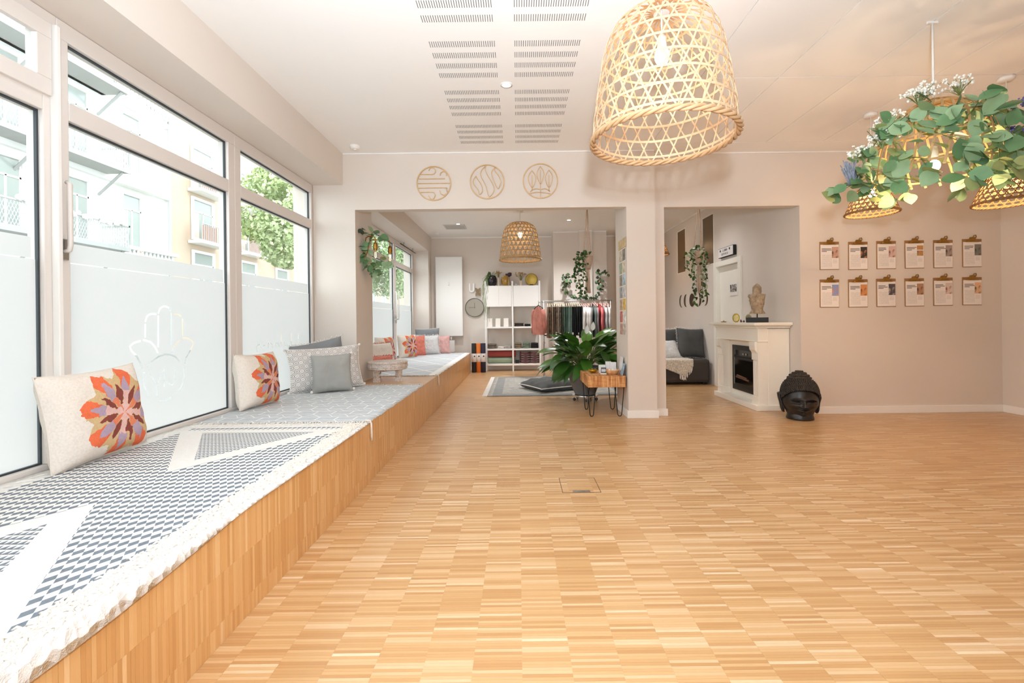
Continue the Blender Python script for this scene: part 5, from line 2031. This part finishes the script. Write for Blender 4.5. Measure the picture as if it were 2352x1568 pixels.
# ================================================================ WALL EMBLEMS
EMB = M('pale_wood_emblem', 'd2b184', .5, var=.08, vscale=20)
UN = 4.8 / F / 5.88
E = [(('round wooden wall emblem with wind swirls',), (450, 420), 228,
      [[(270, 298), (430, 298), (465, 280), (475, 250), (460, 222), (430, 210), (400, 216), (385, 245)], [(245, 358), (600, 358)], [(535, 315), (548, 278), (585, 262), (618, 280), (622, 320)], [(235, 420), (668, 420)],
       [(245, 482), (590, 482), (618, 495), (630, 540)], [(530, 520), (545, 562), (585, 580), (612, 565)], [(270, 540), (430, 540), (460, 560), (466, 590), (440, 630), (405, 625), (378, 585)]]),
     (('round wooden wall emblem with three flames',), (1170, 398), 228,
      [[(1020, 320), (988, 365), (985, 420), (1050, 510), (1060, 560), (1088, 556), (1105, 510), (1090, 440), (1040, 360), (1020, 320)],
       [(1155, 178), (1095, 245), (1085, 320), (1150, 450), (1190, 595), (1240, 560), (1262, 500), (1240, 420), (1170, 300), (1145, 230), (1155, 178)],
       [(1280, 207), (1235, 260), (1240, 330), (1310, 490), (1345, 440), (1355, 390), (1320, 310), (1275, 250), (1280, 207)]]),
     (('round wooden wall emblem with three leaf trees',), (1888, 388), 232,
      [[(1890, 190), (1852, 250), (1843, 310), (1865, 380), (1890, 430), (1915, 380), (1938, 310), (1930, 250), (1890, 190)], [(1890, 240), (1888, 612)],
       [(1776, 245), (1735, 300), (1725, 360), (1745, 430), (1775, 475), (1808, 430), (1825, 360), (1815, 300), (1776, 245)], [(1776, 310), (1775, 520)],
       [(2007, 240), (1968, 300), (1958, 360), (1975, 430), (2003, 475), (2035, 430), (2053, 350), (2043, 295), (2007, 240)], [(2004, 310), (2004, 530)],
       [(1750, 530), (1780, 505), (1830, 492), (1880, 500)], [(1900, 500), (1960, 494), (2020, 530)], [(1740, 555), (1850, 540), (1990, 555), (2040, 575)]])]
for (lb,), (cx_, cy_), rd_, lines in E:
    p = at(920 + cx_ / 5.88, 350 + cy_ / 5.88, AY)
    t = thing('wall_emblem', lb, 'wall emblem', (p.x, AY, p.z), group='round emblems above the opening')
    ring = [(rd_ * UN * math.cos(a), -.008, rd_ * UN * math.sin(a)) for a in [2 * PI * k / 56 for k in range(56)]]
    MB().ribbon(ring, [(0, -1, 0)] * 56, .011, .014, closed=True).build('ring', EMB, t)
    for ln in lines:
        pp = smooth_prof([((x - cx_) * UN, -(y - cy_) * UN) for x, y in ln], 26) if len(ln) > 2 else [((x - cx_) * UN, -(y - cy_) * UN) for x, y in ln]
        MB().ribbon([(a, -.007, b) for a, b in pp], [(0, -1, 0)] * len(pp), .008, .012).build('inlay_line', EMB, t)

# ================================================================ CLIPBOARDS
BOARD = M('brown_hardboard', '9a6f42', .6, var=.08)


def paper_mat():
    m = Mat('printed_sheet', .8)
    x, y, z = m.xyz()
    ln = (z / .0085).frac().gt(.55)
    wd = m.noise(1, m.combine(x * 300, 0, (z / .0085).floor() * 7.3), 1).gt(.42)
    reg = x.lt(.025) * x.gt(-.082) * z.gt(.03) * z.lt(.165)
    reg2 = x.gt(.034) * x.lt(.08) * z.gt(.07) * z.lt(.115)
    m.color(m.mix(ln * wd * reg.max(reg2) * .35, 'f0e9e4', '6f6a68'))
    return m.m


PAPER = paper_mat()
INK = M('ink', '3a3433', .8)
PHOTO = [('c9a08c', '5f463c'), ('3c3330', 'c98a62'), ('d9b7ac', '7d4f55'), ('c58f4e', '8a7872'), ('a9968e', '40353a'), ('7f7a72', '3f4a3c'),
         ('8f9fcb', 'd98f62'), ('d9945a', '8f4f30'), ('4f4c52', 'b9a7a4'), ('b58a6a', '5a2f2a'), ('d9c8bc', 'a34f4a'), ('e3b48f', '4c5a38')]
DESC = ['a pale curled sculpture photo', 'a dark portrait photo with headphones', 'a pink photo of a seated figure', 'two stacked small photos', 'a tall grey standing-pose photo', 'a dark tree photo',
        'a blue and orange tower-shaped pose photo', 'an orange desert pose photo', 'a black and white reclining photo', 'a brown meditation photo', 'a red-skirted figure cut-out', 'a photo of pale flowers']
bxs = [(130, 380), (498, 747), (860, 1110), (1225, 1475), (1592, 1843), (1960, 2220)]
tops = [[140, 140, 132, 120, 110, 103], [628, 622, 612, 608, 602, 594]]
bots = [[500, 500, 490, 482, 478, 465], [985, 983, 975, 970, 962, 955]]
for rI in range(2):
    for k in range(6):
        i_ = rI * 6 + k
        xc = (bxs[k][0] + bxs[k][1]) / 2
        p = at(1860 + xc / 5.6, 530 + bots[rI][k] / 5.6, RY - .006)
        t = thing('clipboard', 'brown clipboard in the %s row with %s' % (['upper', 'lower'][rI], DESC[i_]), 'clipboard', (p.x, RY - .001, p.z), group='clipboards on the wall', rot=(0, R.uniform(-.008, .008), 0))
        box(-.105, -.006, 0, .105, 0, .302).build('board', BOARD, t, bev=.003)
        box(-.097, -.008, .006, .1, -.006, .27).build('sheet', PAPER, t)
        hd = MB()
        for q, (a, b) in enumerate(((-.085, .02 - .03 * R.random()), (-.085, .025 - .03 * R.random()), (-.085, -.03))):
            hd.box(a, -.0086, .222 - q * .014, b, -.008, .228 - q * .014)
        hd.build('heading', INK, t)
        c1, c2 = PHOTO[i_]
        m = Mat('photo_print_%d' % i_, .5)
        nz = m.noise(24, detail=3)
        m.color(m.ramp(nz, [(.35, c2), (.5, c1), (.65, c1), (.8, 'e6d8cc')]))
        if k == 3 and rI == 0:
            box(.025, -.0087, .2, .092, -.008, .245).build('photo', m.m, t)
            box(.025, -.0087, .135, .092, -.008, .19).build('photo', m.m, t)
        else:
            box(.025, -.0087, .125, .096, -.008, .245).build('photo', m.m, t)
        cl = MB().prism([(-.072, .268), (.072, .268), (.064, .28), (.04, .29), (.026, .322), (-.026, .322), (-.04, .29), (-.064, .28)], -.012, -.008, lambda u, v, w: (u, w, v)).build('clip', BRASS, t, bev=.001)
        MB().tube([(.002, -.013, .315), (.012, -.016, .338), (.028, -.018, .342), (.036, -.016, .326), (.03, -.013, .308)], .005, 6).tube([(-.05, -.012, .282), (.05, -.012, .282)], .005, 8).build('clip_loop', BRASS, cl, True)

# ================================================================ LOUNGE DOORWAY
fpb = Vector((2.87, 5.64, 0))
fp = thing('fireplace', 'cream white electric fireplace with mantel, fluted pilasters and black insert', 'fireplace', fpb)


def fbox(name, mat, x0, y0, z0, x1, y1, z1, parent=None, bev=.004):
    return box(x0 - fpb.x, y0 - fpb.y, z0 - fpb.z, x1 - fpb.x, y1 - fpb.y, z1 - fpb.z).build(name, mat, parent or fp, bev=bev)


FPM = M('cream_white_paint', 'f8f3e8', .4)
fbox('plinth', FPM, 2.655, 5.085, 0, 3.045, 6.19, .062)
fbox('body', FPM, 2.80, 5.11, .062, 3.045, 6.16, .92)
fbox('side_panel', FPM, 2.69, 5.11, .062, 2.80, 5.13, .78)
fbox('side_panel', FPM, 2.69, 6.14, .062, 2.80, 6.16, .78)
fbox('frieze', FPM, 2.69, 5.11, .78, 2.80, 6.16, .925)
fbox('frieze_bead', FPM, 2.682, 5.102, .772, 2.80, 6.168, .784, bev=.003)
for (a, b) in ((5.13, 5.25), (6.02, 6.14)):
    pil = fbox('pilaster', FPM, 2.705, a, .062, 2.80, b, .772)
    for q in range(4):
        y = a + .012 + q * .026
        fbox('flute', FPM, 2.698, y, .16, 2.708, y + .018, .55, pil, .002)
    poly = [(2.705, .56), (2.69, .565), (2.69, .64), (2.682, .66), (2.665, .68), (2.66, .73), (2.66, .772), (2.72, .772), (2.72, .56)]
    MB().prism(poly, a - .002, b + .002, lambda u, v, w: (u - fpb.x, w - fpb.y, v)).build('corbel', FPM, pil, bev=.002)
    fbox('pilaster_foot', FPM, 2.69, a - .005, .062, 2.80, b + .005, .15, pil)
fbox('moulding', FPM, 2.665, 5.085, .925, 3.045, 6.185, .945, bev=.008)
fbox('moulding', FPM, 2.645, 5.065, .945, 3.045, 6.21, .958, bev=.006)
fbox('mantel_top', FPM, 2.615, 5.04, .958, 3.045, 6.24, .99, bev=.006)
INS = M('black_insert', '1c1a18', .35)
IN2 = M('black_insert_glass', '0b0a09', .08, spec=.7)
ins = fbox('insert_frame', INS, 2.785, 5.35, .13, 2.80, 5.93, .70, bev=.003)
fbox('insert_glass', IN2, 2.781, 5.40, .22, 2.785, 5.88, .52, ins, 0)
fbox('control_panel', IN2, 2.781, 5.40, .55, 2.785, 5.88, .64, ins, 0)
for y in (5.55, 5.62):
    MB().lathe([(0, 0), (.014, 0), (.012, .012), (0, .012)], 14, cap=False).build('knob', STEEL, ins, True, loc=(2.781 - fpb.x, y - fpb.y, .595), rot=(0, -PI / 2, 0))
for k in range(3):
    fbox('vent_bar', INS, 2.779, 5.38, .15 + k * .02, 2.786, 5.9, .16 + k * .02, ins, .001)
for (y0, y1, z) in ((5.5, 5.8, .28), (5.55, 5.78, .3)):
    MB().tube([(2.778 - fpb.x, y0 - fpb.y, z), (2.775 - fpb.x, y1 - fpb.y, z + .02)], .012, 8).build('log', M('ember_log', '6b4a38', .9, var=.3, vscale=20), ins, True)
fbox('glass_edge', STEEL, 2.779, 5.86, .2, 2.783, 5.87, .54, ins, 0)

# ---- stone bust on the mantel
STONE = Mat('weathered_stone', .9)
nz = STONE.noise(28, detail=6, rough=.7)
STONE.color(STONE.ramp(nz, [(.3, '7d6a55'), (.5, 'a8937a'), (.7, 'c9b79c')])).bump(nz, .9, .012)
bs = thing('stone_bust', 'weathered sandstone bust with pointed crown on a black block', 'statue', (2.77, 5.27, .9905), rotz=-.5)
box(-.115, -.05, 0, .115, .05, .058).build('plinth', BLACK, bs, bev=.002)
MB().tube([(0, 0, .058), (0, 0, .115)], .006, 8).build('rod', BLACKM, bs, True)


def bust(i, j):
    a = 2 * PI * i
    z = .1 + .35 * j
    # half-width and half-depth by height
    ks = [(.0, .088, .05), (.03, .082, .055), (.12, .058, .05), (.2, .06, .055), (.3, .07, .06), (.5, .08, .062), (.6, .088, .055), (.645, .09, .05), (.655, .046, .045), (.75, .044, .046), (.85, .046, .046), (.9, .038, .038), (.95, .025, .025), (1, .002, .002)]
    for q in range(len(ks) - 1):
        if ks[q][0] <= j <= ks[q + 1][0] + 1e-6:
            f = (j - ks[q][0]) / (ks[q + 1][0] - ks[q][0])
            w = ks[q][1] + (ks[q + 1][1] - ks[q][1]) * f
            d = ks[q][2] + (ks[q + 1][2] - ks[q][2]) * f
            break
    ca, sa = math.cos(a), math.sin(a)
    r = (abs(ca) ** 3 + abs(sa) ** 3) ** (-1 / 3)
    x, y = w * r * ca, d * r * sa
    dis = .006 * noise.noise(Vector((x * 30, y * 30, z * 30))) + .004 * noise.noise(Vector((x * 70, y * 70, z * 70)))
    # faces carved on the front and side
    for (fx, fz, s_, amp) in ((0, .3, .012, .012), (0, .27, .01, -.006), (.022, .315, .009, -.008), (-.022, .315, .009, -.008), (0, .255, .012, .005)):
        if sa < -.3:
            dis += amp * math.exp(-((x - fx) ** 2 + (z - fz) ** 2) / s_ ** 2)
        if ca < -.3:
            dis += amp * math.exp(-((y - fx) ** 2 + (z - fz) ** 2) / s_ ** 2)
    n_ = Vector((x, y, 0))
    n_ = n_.normalized() if n_.length > 1e-6 else Vector((0, 0, 1))
    return (x + n_.x * dis, y + n_.y * dis, z)


MB().grid(bust, 64, 90, cu=True).build('carved_torso', STONE.m, bs, True)

# ---- crystals on the mantel
mz = .9905
AGATE = M('agate_gold', 'e6d58f', .3, var=.15, vscale=30)
t = thing('agate_slice', 'upright oval agate slice with golden rim on the mantel', 'crystal', (2.75, 5.74, mz))
MB().lathe([(0, -.008), (.03, -.01), (.038, 0), (.03, .01), (0, .008)], 20, cap=False, sy=1.35).build('slice', AGATE, t, True, loc=(0, 0, .052), rot=(PI / 2, 0, -.6))
MB().lathe([(.033, -.012), (.041, -.012), (.041, .012), (.033, .012)], 24, cap=False, sy=1.35).build('gold_rim', GOLD, t, True, loc=(0, 0, .055), rot=(PI / 2, 0, -.6))


def crystal(label, x, y, r, h, col):
    t = thing('crystal', label, 'crystal', (x, y, mz))
    rr_ = random.Random(int(y * 100))
    mt = M('crystal_' + col, col, .3, var=.3, vscale=60)
    for k in range(5):
        a = rr_.uniform(0, 6.28)
        q = r * .5 * (k > 0)
        hh = h * rr_.uniform(.6, 1) if k else h
        MB().lathe([(r * .4, 0), (r * .45, hh * .6), (.001, hh)], 6, (q * math.cos(a), q * math.sin(a), 0)).build('point', mt, t)
    return t


crystal('small purple crystal cluster beside the agate slice', 2.75, 5.62, .022, .04, '6d4a52')
crystal('tiny dark crystal in the middle of the mantel', 2.74, 5.52, .012, .028, '4a3d38')
t = thing('geode', 'upright grey-green geode half near the bust', 'crystal', (2.75, 5.43, mz))
MB().sphere((0, 0, .05), .036, 18, 12, (1, .7, 1.4)).build('shell', M('geode_shell', 'b7ac8e', .7, var=.3, vscale=40, bump=.8, bscale=60), t, True)
MB().sphere((-.012, -.012, .052), .028, 14, 10, (1, .7, 1.4)).build('druse', M('geode_druse', '9a9468', .3, var=.3, vscale=90), t, True)
crystal('small brown crystal right beside the geode', 2.72, 5.37, .014, .025, '5a4436')
t = thing('brass_trinket', 'small flat brass trinket at the far end of the mantel', 'ornament', (2.72, 6.02, mz))
MB().lathe([(0, 0), (.03, 0), (.036, .008), (.03, .01), (0, .005)], 20, cap=False).build('dish', BRASS, t, True)
MB().sphere((.0, 0, .014), .01, 8, 6).build('bead', GOLD, t, True)

# ---- black Buddha head on the floor
BUD = Mat('black_stone', .38)
nz = BUD.noise(18, detail=5, rough=.65)
BUD.color(BUD.ramp(nz, [(.3, '1b1714'), (.6, '2b2521'), (.8, '453b34')])).bump(nz, .25, .004)
BUD2 = Mat('black_stone_hair', .6)
nz = BUD2.noise(30, detail=5, rough=.65)
BUD2.color(BUD2.ramp(nz, [(.3, '1b1613'), (.6, '352c26'), (.8, '5a4d42')])).bump(nz, .5, .004)
bd = thing('buddha_statue', 'black carved stone Buddha head sitting on the floor by the fireplace', 'statue', (2.90, 4.70, 0), rotz=-.3)


def ga(x, z, cx, cz, sx_, sz_):
    return math.exp(-((x - cx) / sx_) ** 2 - ((z - cz) / sz_) ** 2)


ZC = .235


ZM = [(.03, .004), (.05, .016), (.085, .055), (.128, .112), (.17, .142), (.243, .188), (.288, .222), (.36, .31), (.45, .43)]


def zmap(z):
    for (a, b), (c, d) in zip(ZM[:-1], ZM[1:]):
        if z <= c:
            return b + (d - b) * (z - a) / (c - a)
    return ZM[-1][1]


def face(i, j):
    a = 2 * PI * i
    el = -PI / 2 * .92 + PI * .92 * j
    z = ZC + .205 * math.sin(el)
    ce = math.cos(el) ** (.55 if el < 0 else .8)
    jaw = 1 - .12 * sstep(.2, .06, z)
    x = .158 * ce * math.sin(a) * jaw
    y = -.165 * ce * math.cos(a) * (1 - .2 * sstep(.2, .04, z))
    fr_ = max(0, math.cos(a))
    if fr_ > 0:
        d = 0
        # nose
        if .155 < z < .285:
            tt = (z - .165) / .115
            hgt = .046 * sstep(.158, .172, z) * (1 - .72 * max(0, min(1, tt)))
            wd_ = .0135 + .012 * max(0, 1 - max(0, tt) * 2.2)
            d += hgt * math.exp(-(x / wd_) ** 2)
        for s_ in (-1, 1):
            ex = s_ * .062
            d -= .03 * ga(x, z, ex * .95, .262, .036, .02)       # socket
            d += .026 * ga(x, z, ex, .243, .034, .017)           # lid
            lidz = .236 + .004 * ((x - ex) / .03) ** 2
            if abs(x - ex) < .042:
                d -= .012 * math.exp(-((z - lidz) / .0035) ** 2)  # eye slit
            bz = .288 - 7.0 * (abs(x) - .055) ** 2
            if .008 < abs(x) < .12:
                d += .013 * math.exp(-((z - bz) / .006) ** 2)     # brow
            d += .006 * ga(x, z, s_ * .02, .168, .011, .009)     # nostril wing
            d += .012 * ga(x, z, s_ * .075, .17, .045, .05)      # cheek
        d += .02 * ga(x, z, 0, .137, .042, .0085)
        d += .02 * ga(x, z, 0, .118, .034, .009)
        mz_ = .1275 + 3.2 * x * x
        if abs(x) < .056:
            d -= .018 * math.exp(-((z - mz_) / .0035) ** 2)
        d += .016 * ga(x, z, 0, .085, .035, .025)                # chin
        y -= d * fr_ ** .3
    return (x * 1.05, y, zmap(z))


MB().grid(face, 150, 150, cu=True).build('face', BUD.m, bd, True)
MB().lathe([(.125, 0), (.127, .012), (.122, .03), (.115, .06), (.1, .1)], 40, cap=True, sx=1.0, sy=1.02).build('neck', BUD.m, bd, True)
for s_ in (-1, 1):
    pl_ = [(s_ * .15, .02, .3), (s_ * .176, .03, .318), (s_ * .196, .045, .305), (s_ * .19, .04, .25), (s_ * .18, .03, .19), (s_ * .172, .02, .12), (s_ * .158, .01, .075), (s_ * .14, .0, .07), (s_ * .138, .0, .12), (s_ * .15, .01, .2), (s_ * .155, .01, .26)]
    pl_ = [(a * 1.03, b, c * .84) for a, b, c in pl_]
    mb = MB()
    outer = pl_
    mb.v = [(a, b - .02, c) for a, b, c in outer] + [(a * .98, b + .025, c) for a, b, c in outer]
    n_ = len(outer)
    mb.f = [tuple(range(n_)), tuple(reversed(range(n_, 2 * n_)))] + [(k, (k + 1) % n_, n_ + (k + 1) % n_, n_ + k) for k in range(n_)]
    ear = mb.build('ear', BUD.m, bd, True, bev=.007)
    MB().tube([(s_ * .16, -.012, .238), (s_ * .184, -.006, .252), (s_ * .188, -.006, .22), (s_ * .171, -.016, .168), (s_ * .164, -.018, .1), (s_ * .155, -.02, .075)], .007, 6).build('ear_rim', BUD.m, ear, True)


def hair_pt(a, q):
    """a azimuth (0 front), q 0 hairline .. 1 crown"""
    aa = abs(a)
    if aa < 1.25:
        zl = .318 - .085 * (aa / 1.25) ** 2.2
    else:
        zl = .233 - .15 * sstep(1.25, 2.2, aa)
    z = zl + (.425 - zl) * q
    r = math.sqrt(max(0, 1 - ((z - .25) / .185) ** 2)) ** .8
    return Vector((.172 * r * math.sin(a), .006 - .176 * r * math.cos(a), z))


cap_ = MB()
cap_.grid(lambda i, j: hair_pt(-PI + 2 * PI * i, j * .98), 60, 24, cu=True)
cap_.lathe([(.112, .36), (.114, .395), (.1, .43), (.078, .455), (.048, .478), (.001, .496)], 30, (0, .012, 0))
hr = cap_.build('hair', BUD2.m, bd, True)
cu = MB()
rr = random.Random(4)
for row in range(14):
    q = row / 14
    nn = int(66 - 34 * q)
    for k in range(nn):
        a = -PI + 2 * PI * (k + .5 * (row % 2)) / nn
        p = hair_pt(a, q)
        n_ = Vector((p.x, p.y, (p.z - .25) * .8)).normalized()
        cu.sphere(p + n_ * .001, .0092, 7, 5)
for row in range(5):
    z, r_ = [(.392, .114), (.42, .104), (.445, .086), (.467, .06), (.485, .03)][row]
    nn = int(2 * PI * r_ / .017) + 1
    for k in range(nn):
        a = 2 * PI * (k + .5 * (row % 2)) / nn
        cu.sphere((r_ * math.sin(a), .012 - r_ * math.cos(a), z), .0098, 7, 5)
o = cu.build('hair_curls', BUD2.m, hr, True, fix=False)
o['kind'] = 'stuff'

# ---- door, sign, inner windows and moon mirrors on the lounge wall
dr = bpy.data.objects.new('door_1', None)
COL.objects.link(dr)
dr['kind'] = 'structure'
dr['label'] = 'white office door in the lounge wall'
mb = box(3.022, 6.17, 0, WX + .14, 6.255, 1.89).box(3.022, 6.945, 0, WX + .14, 7.03, 1.89).box(3.022, 6.255, 1.815, WX + .14, 6.945, 1.89)
mb.build('door_frame', WHITE2, dr, bev=.004)
dl = box(3.085, 6.257, .005, 3.12, 6.943, 1.813).build('door_leaf', WHITE2, dr, bev=.003)
MB().tube([(3.085, 6.9, .95), (3.04, 6.9, .95), (3.04, 6.8, .95)], .009, 8).build('door_handle', STEEL, dl, True)
ph = thing('door_photo', 'small black and white photo in a white mount on the office door', 'photo', at_x(1686, 678, 3.083))
y0_, y1_ = at_x(1695, 660, 3.083).y - ph.location.y, at_x(1677, 660, 3.083).y - ph.location.y
box(-.008, y0_, 0, 0, y1_, .175).build('mount', WHITE, ph)
m = Mat('bw_photo', .5)
m.color(m.ramp(m.noise(32, detail=3), [(.35, '2a2826'), (.5, '8a8580'), (.7, 'd9d5d0')]))
box(-.0095, y0_ + .02, .05, -.008, y1_ - .02, .155).build('print', m.m, ph)

lb = thing('light_box', 'small cinema light box sign reading OFFICE above the office door', 'sign', (WX, 6.565, 1.93))
box(-.046, -.235, 0, 0, .235, .138).build('case', BLACK, lb, bev=.003)
box(-.048, -.228, .007, -.046, .228, .131).build('panel', M('lightbox_panel', 'e3dedd', .5), lb)
for k in range(2):
    box(-.05, -.228, .045 + k * .043, -.048, .228, .047 + k * .043).build('rail', M('rail_clear', 'd5d0cf', .4), lb)


def text(body, parent, loc, size, mat, name='lettering', rot=(PI / 2, 0, -PI / 2), ext=.001):
    cu_ = bpy.data.curves.new('txt', 'FONT')
    cu_.body = body
    cu_.size = size
    cu_.align_x = 'CENTER'
    cu_.extrude = ext
    ob = bpy.data.objects.new('txt', cu_)
    COL.objects.link(ob)
    dg = bpy.context.evaluated_depsgraph_get()
    me = bpy.data.meshes.new_from_object(ob.evaluated_get(dg))
    bpy.data.objects.remove(ob)
    me.materials.clear()
    me.materials.append(mat)
    o = bpy.data.objects.new(name, me)
    COL.objects.link(o)
    o.parent = parent
    o.location = loc
    o.rotation_euler = rot
    return o


text('L UNA', lb, (-.0495, .01, .082), .05, INK, ext=.0012)
text('O F F I C E', lb, (-.0495, .02, .03), .045, INK)
for y in (.16, -.13):
    text('\u2665', lb, (-.0495, y, .085), .035, INK, 'heart')

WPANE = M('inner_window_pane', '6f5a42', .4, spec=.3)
for n_, (a, b, z0, z1) in enumerate(((7.05, 7.49, 1.885, 2.68), (8.235, 8.67, 1.885, 2.69))):
    w = bpy.data.objects.new('window_%d' % (7 + n_), None)
    COL.objects.link(w)
    w['kind'] = 'structure'
    w['label'] = 'high inner window with thin white edge in the lounge wall'
    e = .014
    mb = box(WX - .006, a, z0, WX + .12, b, z0 + e).box(WX - .006, a, z1 - e, WX + .12, b, z1).box(WX - .006, a, z0 + e, WX + .12, a + e, z1 - e).box(WX - .006, b - e, z0 + e, WX + .12, b, z1 - e)
    mb.build('window_frame', WHITE2, w)
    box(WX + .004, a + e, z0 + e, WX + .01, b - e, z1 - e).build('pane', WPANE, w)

MIRR = M('smoked_mirror', '4f463c', .12, .7)
MRIM = M('bronze_mirror_edge', '6d5a3c', .35, .5)
for (yc, kind, lb_) in ((8.45, 'cr', 'thin crescent moon mirror farthest left'), (8.22, 'cr2', 'half crescent moon mirror second from left'), (7.95, 'full', 'full moon mirror in the middle of the moon row'), (7.67, 'cl2', 'half crescent moon mirror right of the full moon'), (7.41, 'cl', 'thin crescent moon mirror nearest the door')):
    t = thing('moon_mirror', lb_, 'mirror', (WX, yc, 1.365), group='moon phase mirrors')
    r_ = .112
    if kind == 'full':
        poly = [(r_ * math.cos(2 * PI * k / 40), r_ * math.sin(2 * PI * k / 40)) for k in range(40)]
    else:
        thick = .028 if len(kind) == 2 else .055
        sg = 1 if kind[1] == 'r' else -1
        outer = [(sg * r_ * math.cos(q), r_ * math.sin(q)) for q in [-PI / 2 + PI * k / 20 for k in range(21)]]
        inner = [(sg * (r_ - thick) / 1 * math.cos(q), r_ * math.sin(q)) for q in [PI / 2 - PI * k / 20 for k in range(1, 20)]]
        poly = outer + inner
    MB().prism(poly, -.012, -.003, lambda u, v, w: (w, u, v)).build('mirror_glass', MIRR, t)
    MB().tube([(-.008, u, v) for u, v in poly], .004, 5, closed=True).build('edge', MRIM, t, True)

# ---- sofa with cushions
SOFA = M('dark_suede', '453f3b', .9, var=.15, vscale=4, bump=.2)
so = thing('sofa', 'low dark grey suede sofa in the lounge', 'sofa', (2.38, 7.6, 0))
mb = box(-.64, -.45, .03, .64, .45, .4)
mb.build('seat_base', SOFA, so, bev=.05)
box(-.64, .25, .38, .64, .45, .74).build('backrest', SOFA, so, bev=.05)
for sx_ in (-1, 1):
    for sy_ in (-1, 1):
        box(sx_ * .56 - .03, sy_ * .38 - .03, 0, sx_ * .56 + .03, sy_ * .38 + .03, .04).build('foot', BLACK, so)
pillow('anthracite cushion with white fringe at the right end of the sofa', (2.815, 7.40, .402), .44, .5, .18, -.06, .3, SOFACUSH, seed=60, fringe=COTTON, roll=.05, name='sofa_cushion')
pillow('anthracite cushion behind the patterned one on the sofa', (2.5, 7.6, .402), .52, .48, .17, .1, .2, SOFACUSH, seed=61, fringe=COTTON, name='sofa_cushion')
pillow('anthracite cushion at the hidden left of the sofa', (2.18, 7.62, .402), .5, .5, .17, .05, .2, SOFACUSH, seed=62, fringe=COTTON, name='sofa_cushion')
pillow('white tufted cushion lying in front of the dark cushions', (2.42, 7.34, .402), .46, .36, .14, .1, .7, SHAGGY, seed=63, fringe=COTTON, name='sofa_cushion')
th_ = thing('knitted_throw', 'cream macrame throw hanging over the sofa front', 'throw', (2.42, 7.14, .4))


def throw(i, j):
    x = -.3 + .62 * i
    # runs from the seat over the front edge and down
    hang = .05 + .2 * (1 - abs(i - .78) / .78 if i < .78 else 1 - (i - .78) / .22 * .8)
    s = j * (.25 + hang)
    if s < .2:
        return (x, .22 - s, .006 + .003 * math.sin(9 * x + 20 * s))
    if s < .25:
        f = (s - .2) / .05
        return (x, .02 - .03 * math.sin(f * PI / 2), .006 - .02 * f * f)
    return (x, -.012 + .004 * math.sin(22 * x), -.014 - (s - .25))


MB().grid(throw, 34, 22).build('cloth', M('macrame_throw', 'd9d0c2', .95, var=.3, vscale=50, bump=.9, bscale=70), th_, True, solid=.006)
mb = MB()
for k in range(30):
    x = .1 + .22 * R.random()
    i = (x + .3) / .62
    hang = .05 + .2 * (1 - abs(i - .78) / .78 if i < .78 else 1 - (i - .78) / .22 * .8)
    mb.tube([(x, -.014, -.01 - hang), (x + R.uniform(-.01, .01), -.016, -.05 - hang - R.uniform(0, .04))], .004, 4)
mb.build('fringe', COTTON, th_, fix=False)['kind'] = 'stuff'
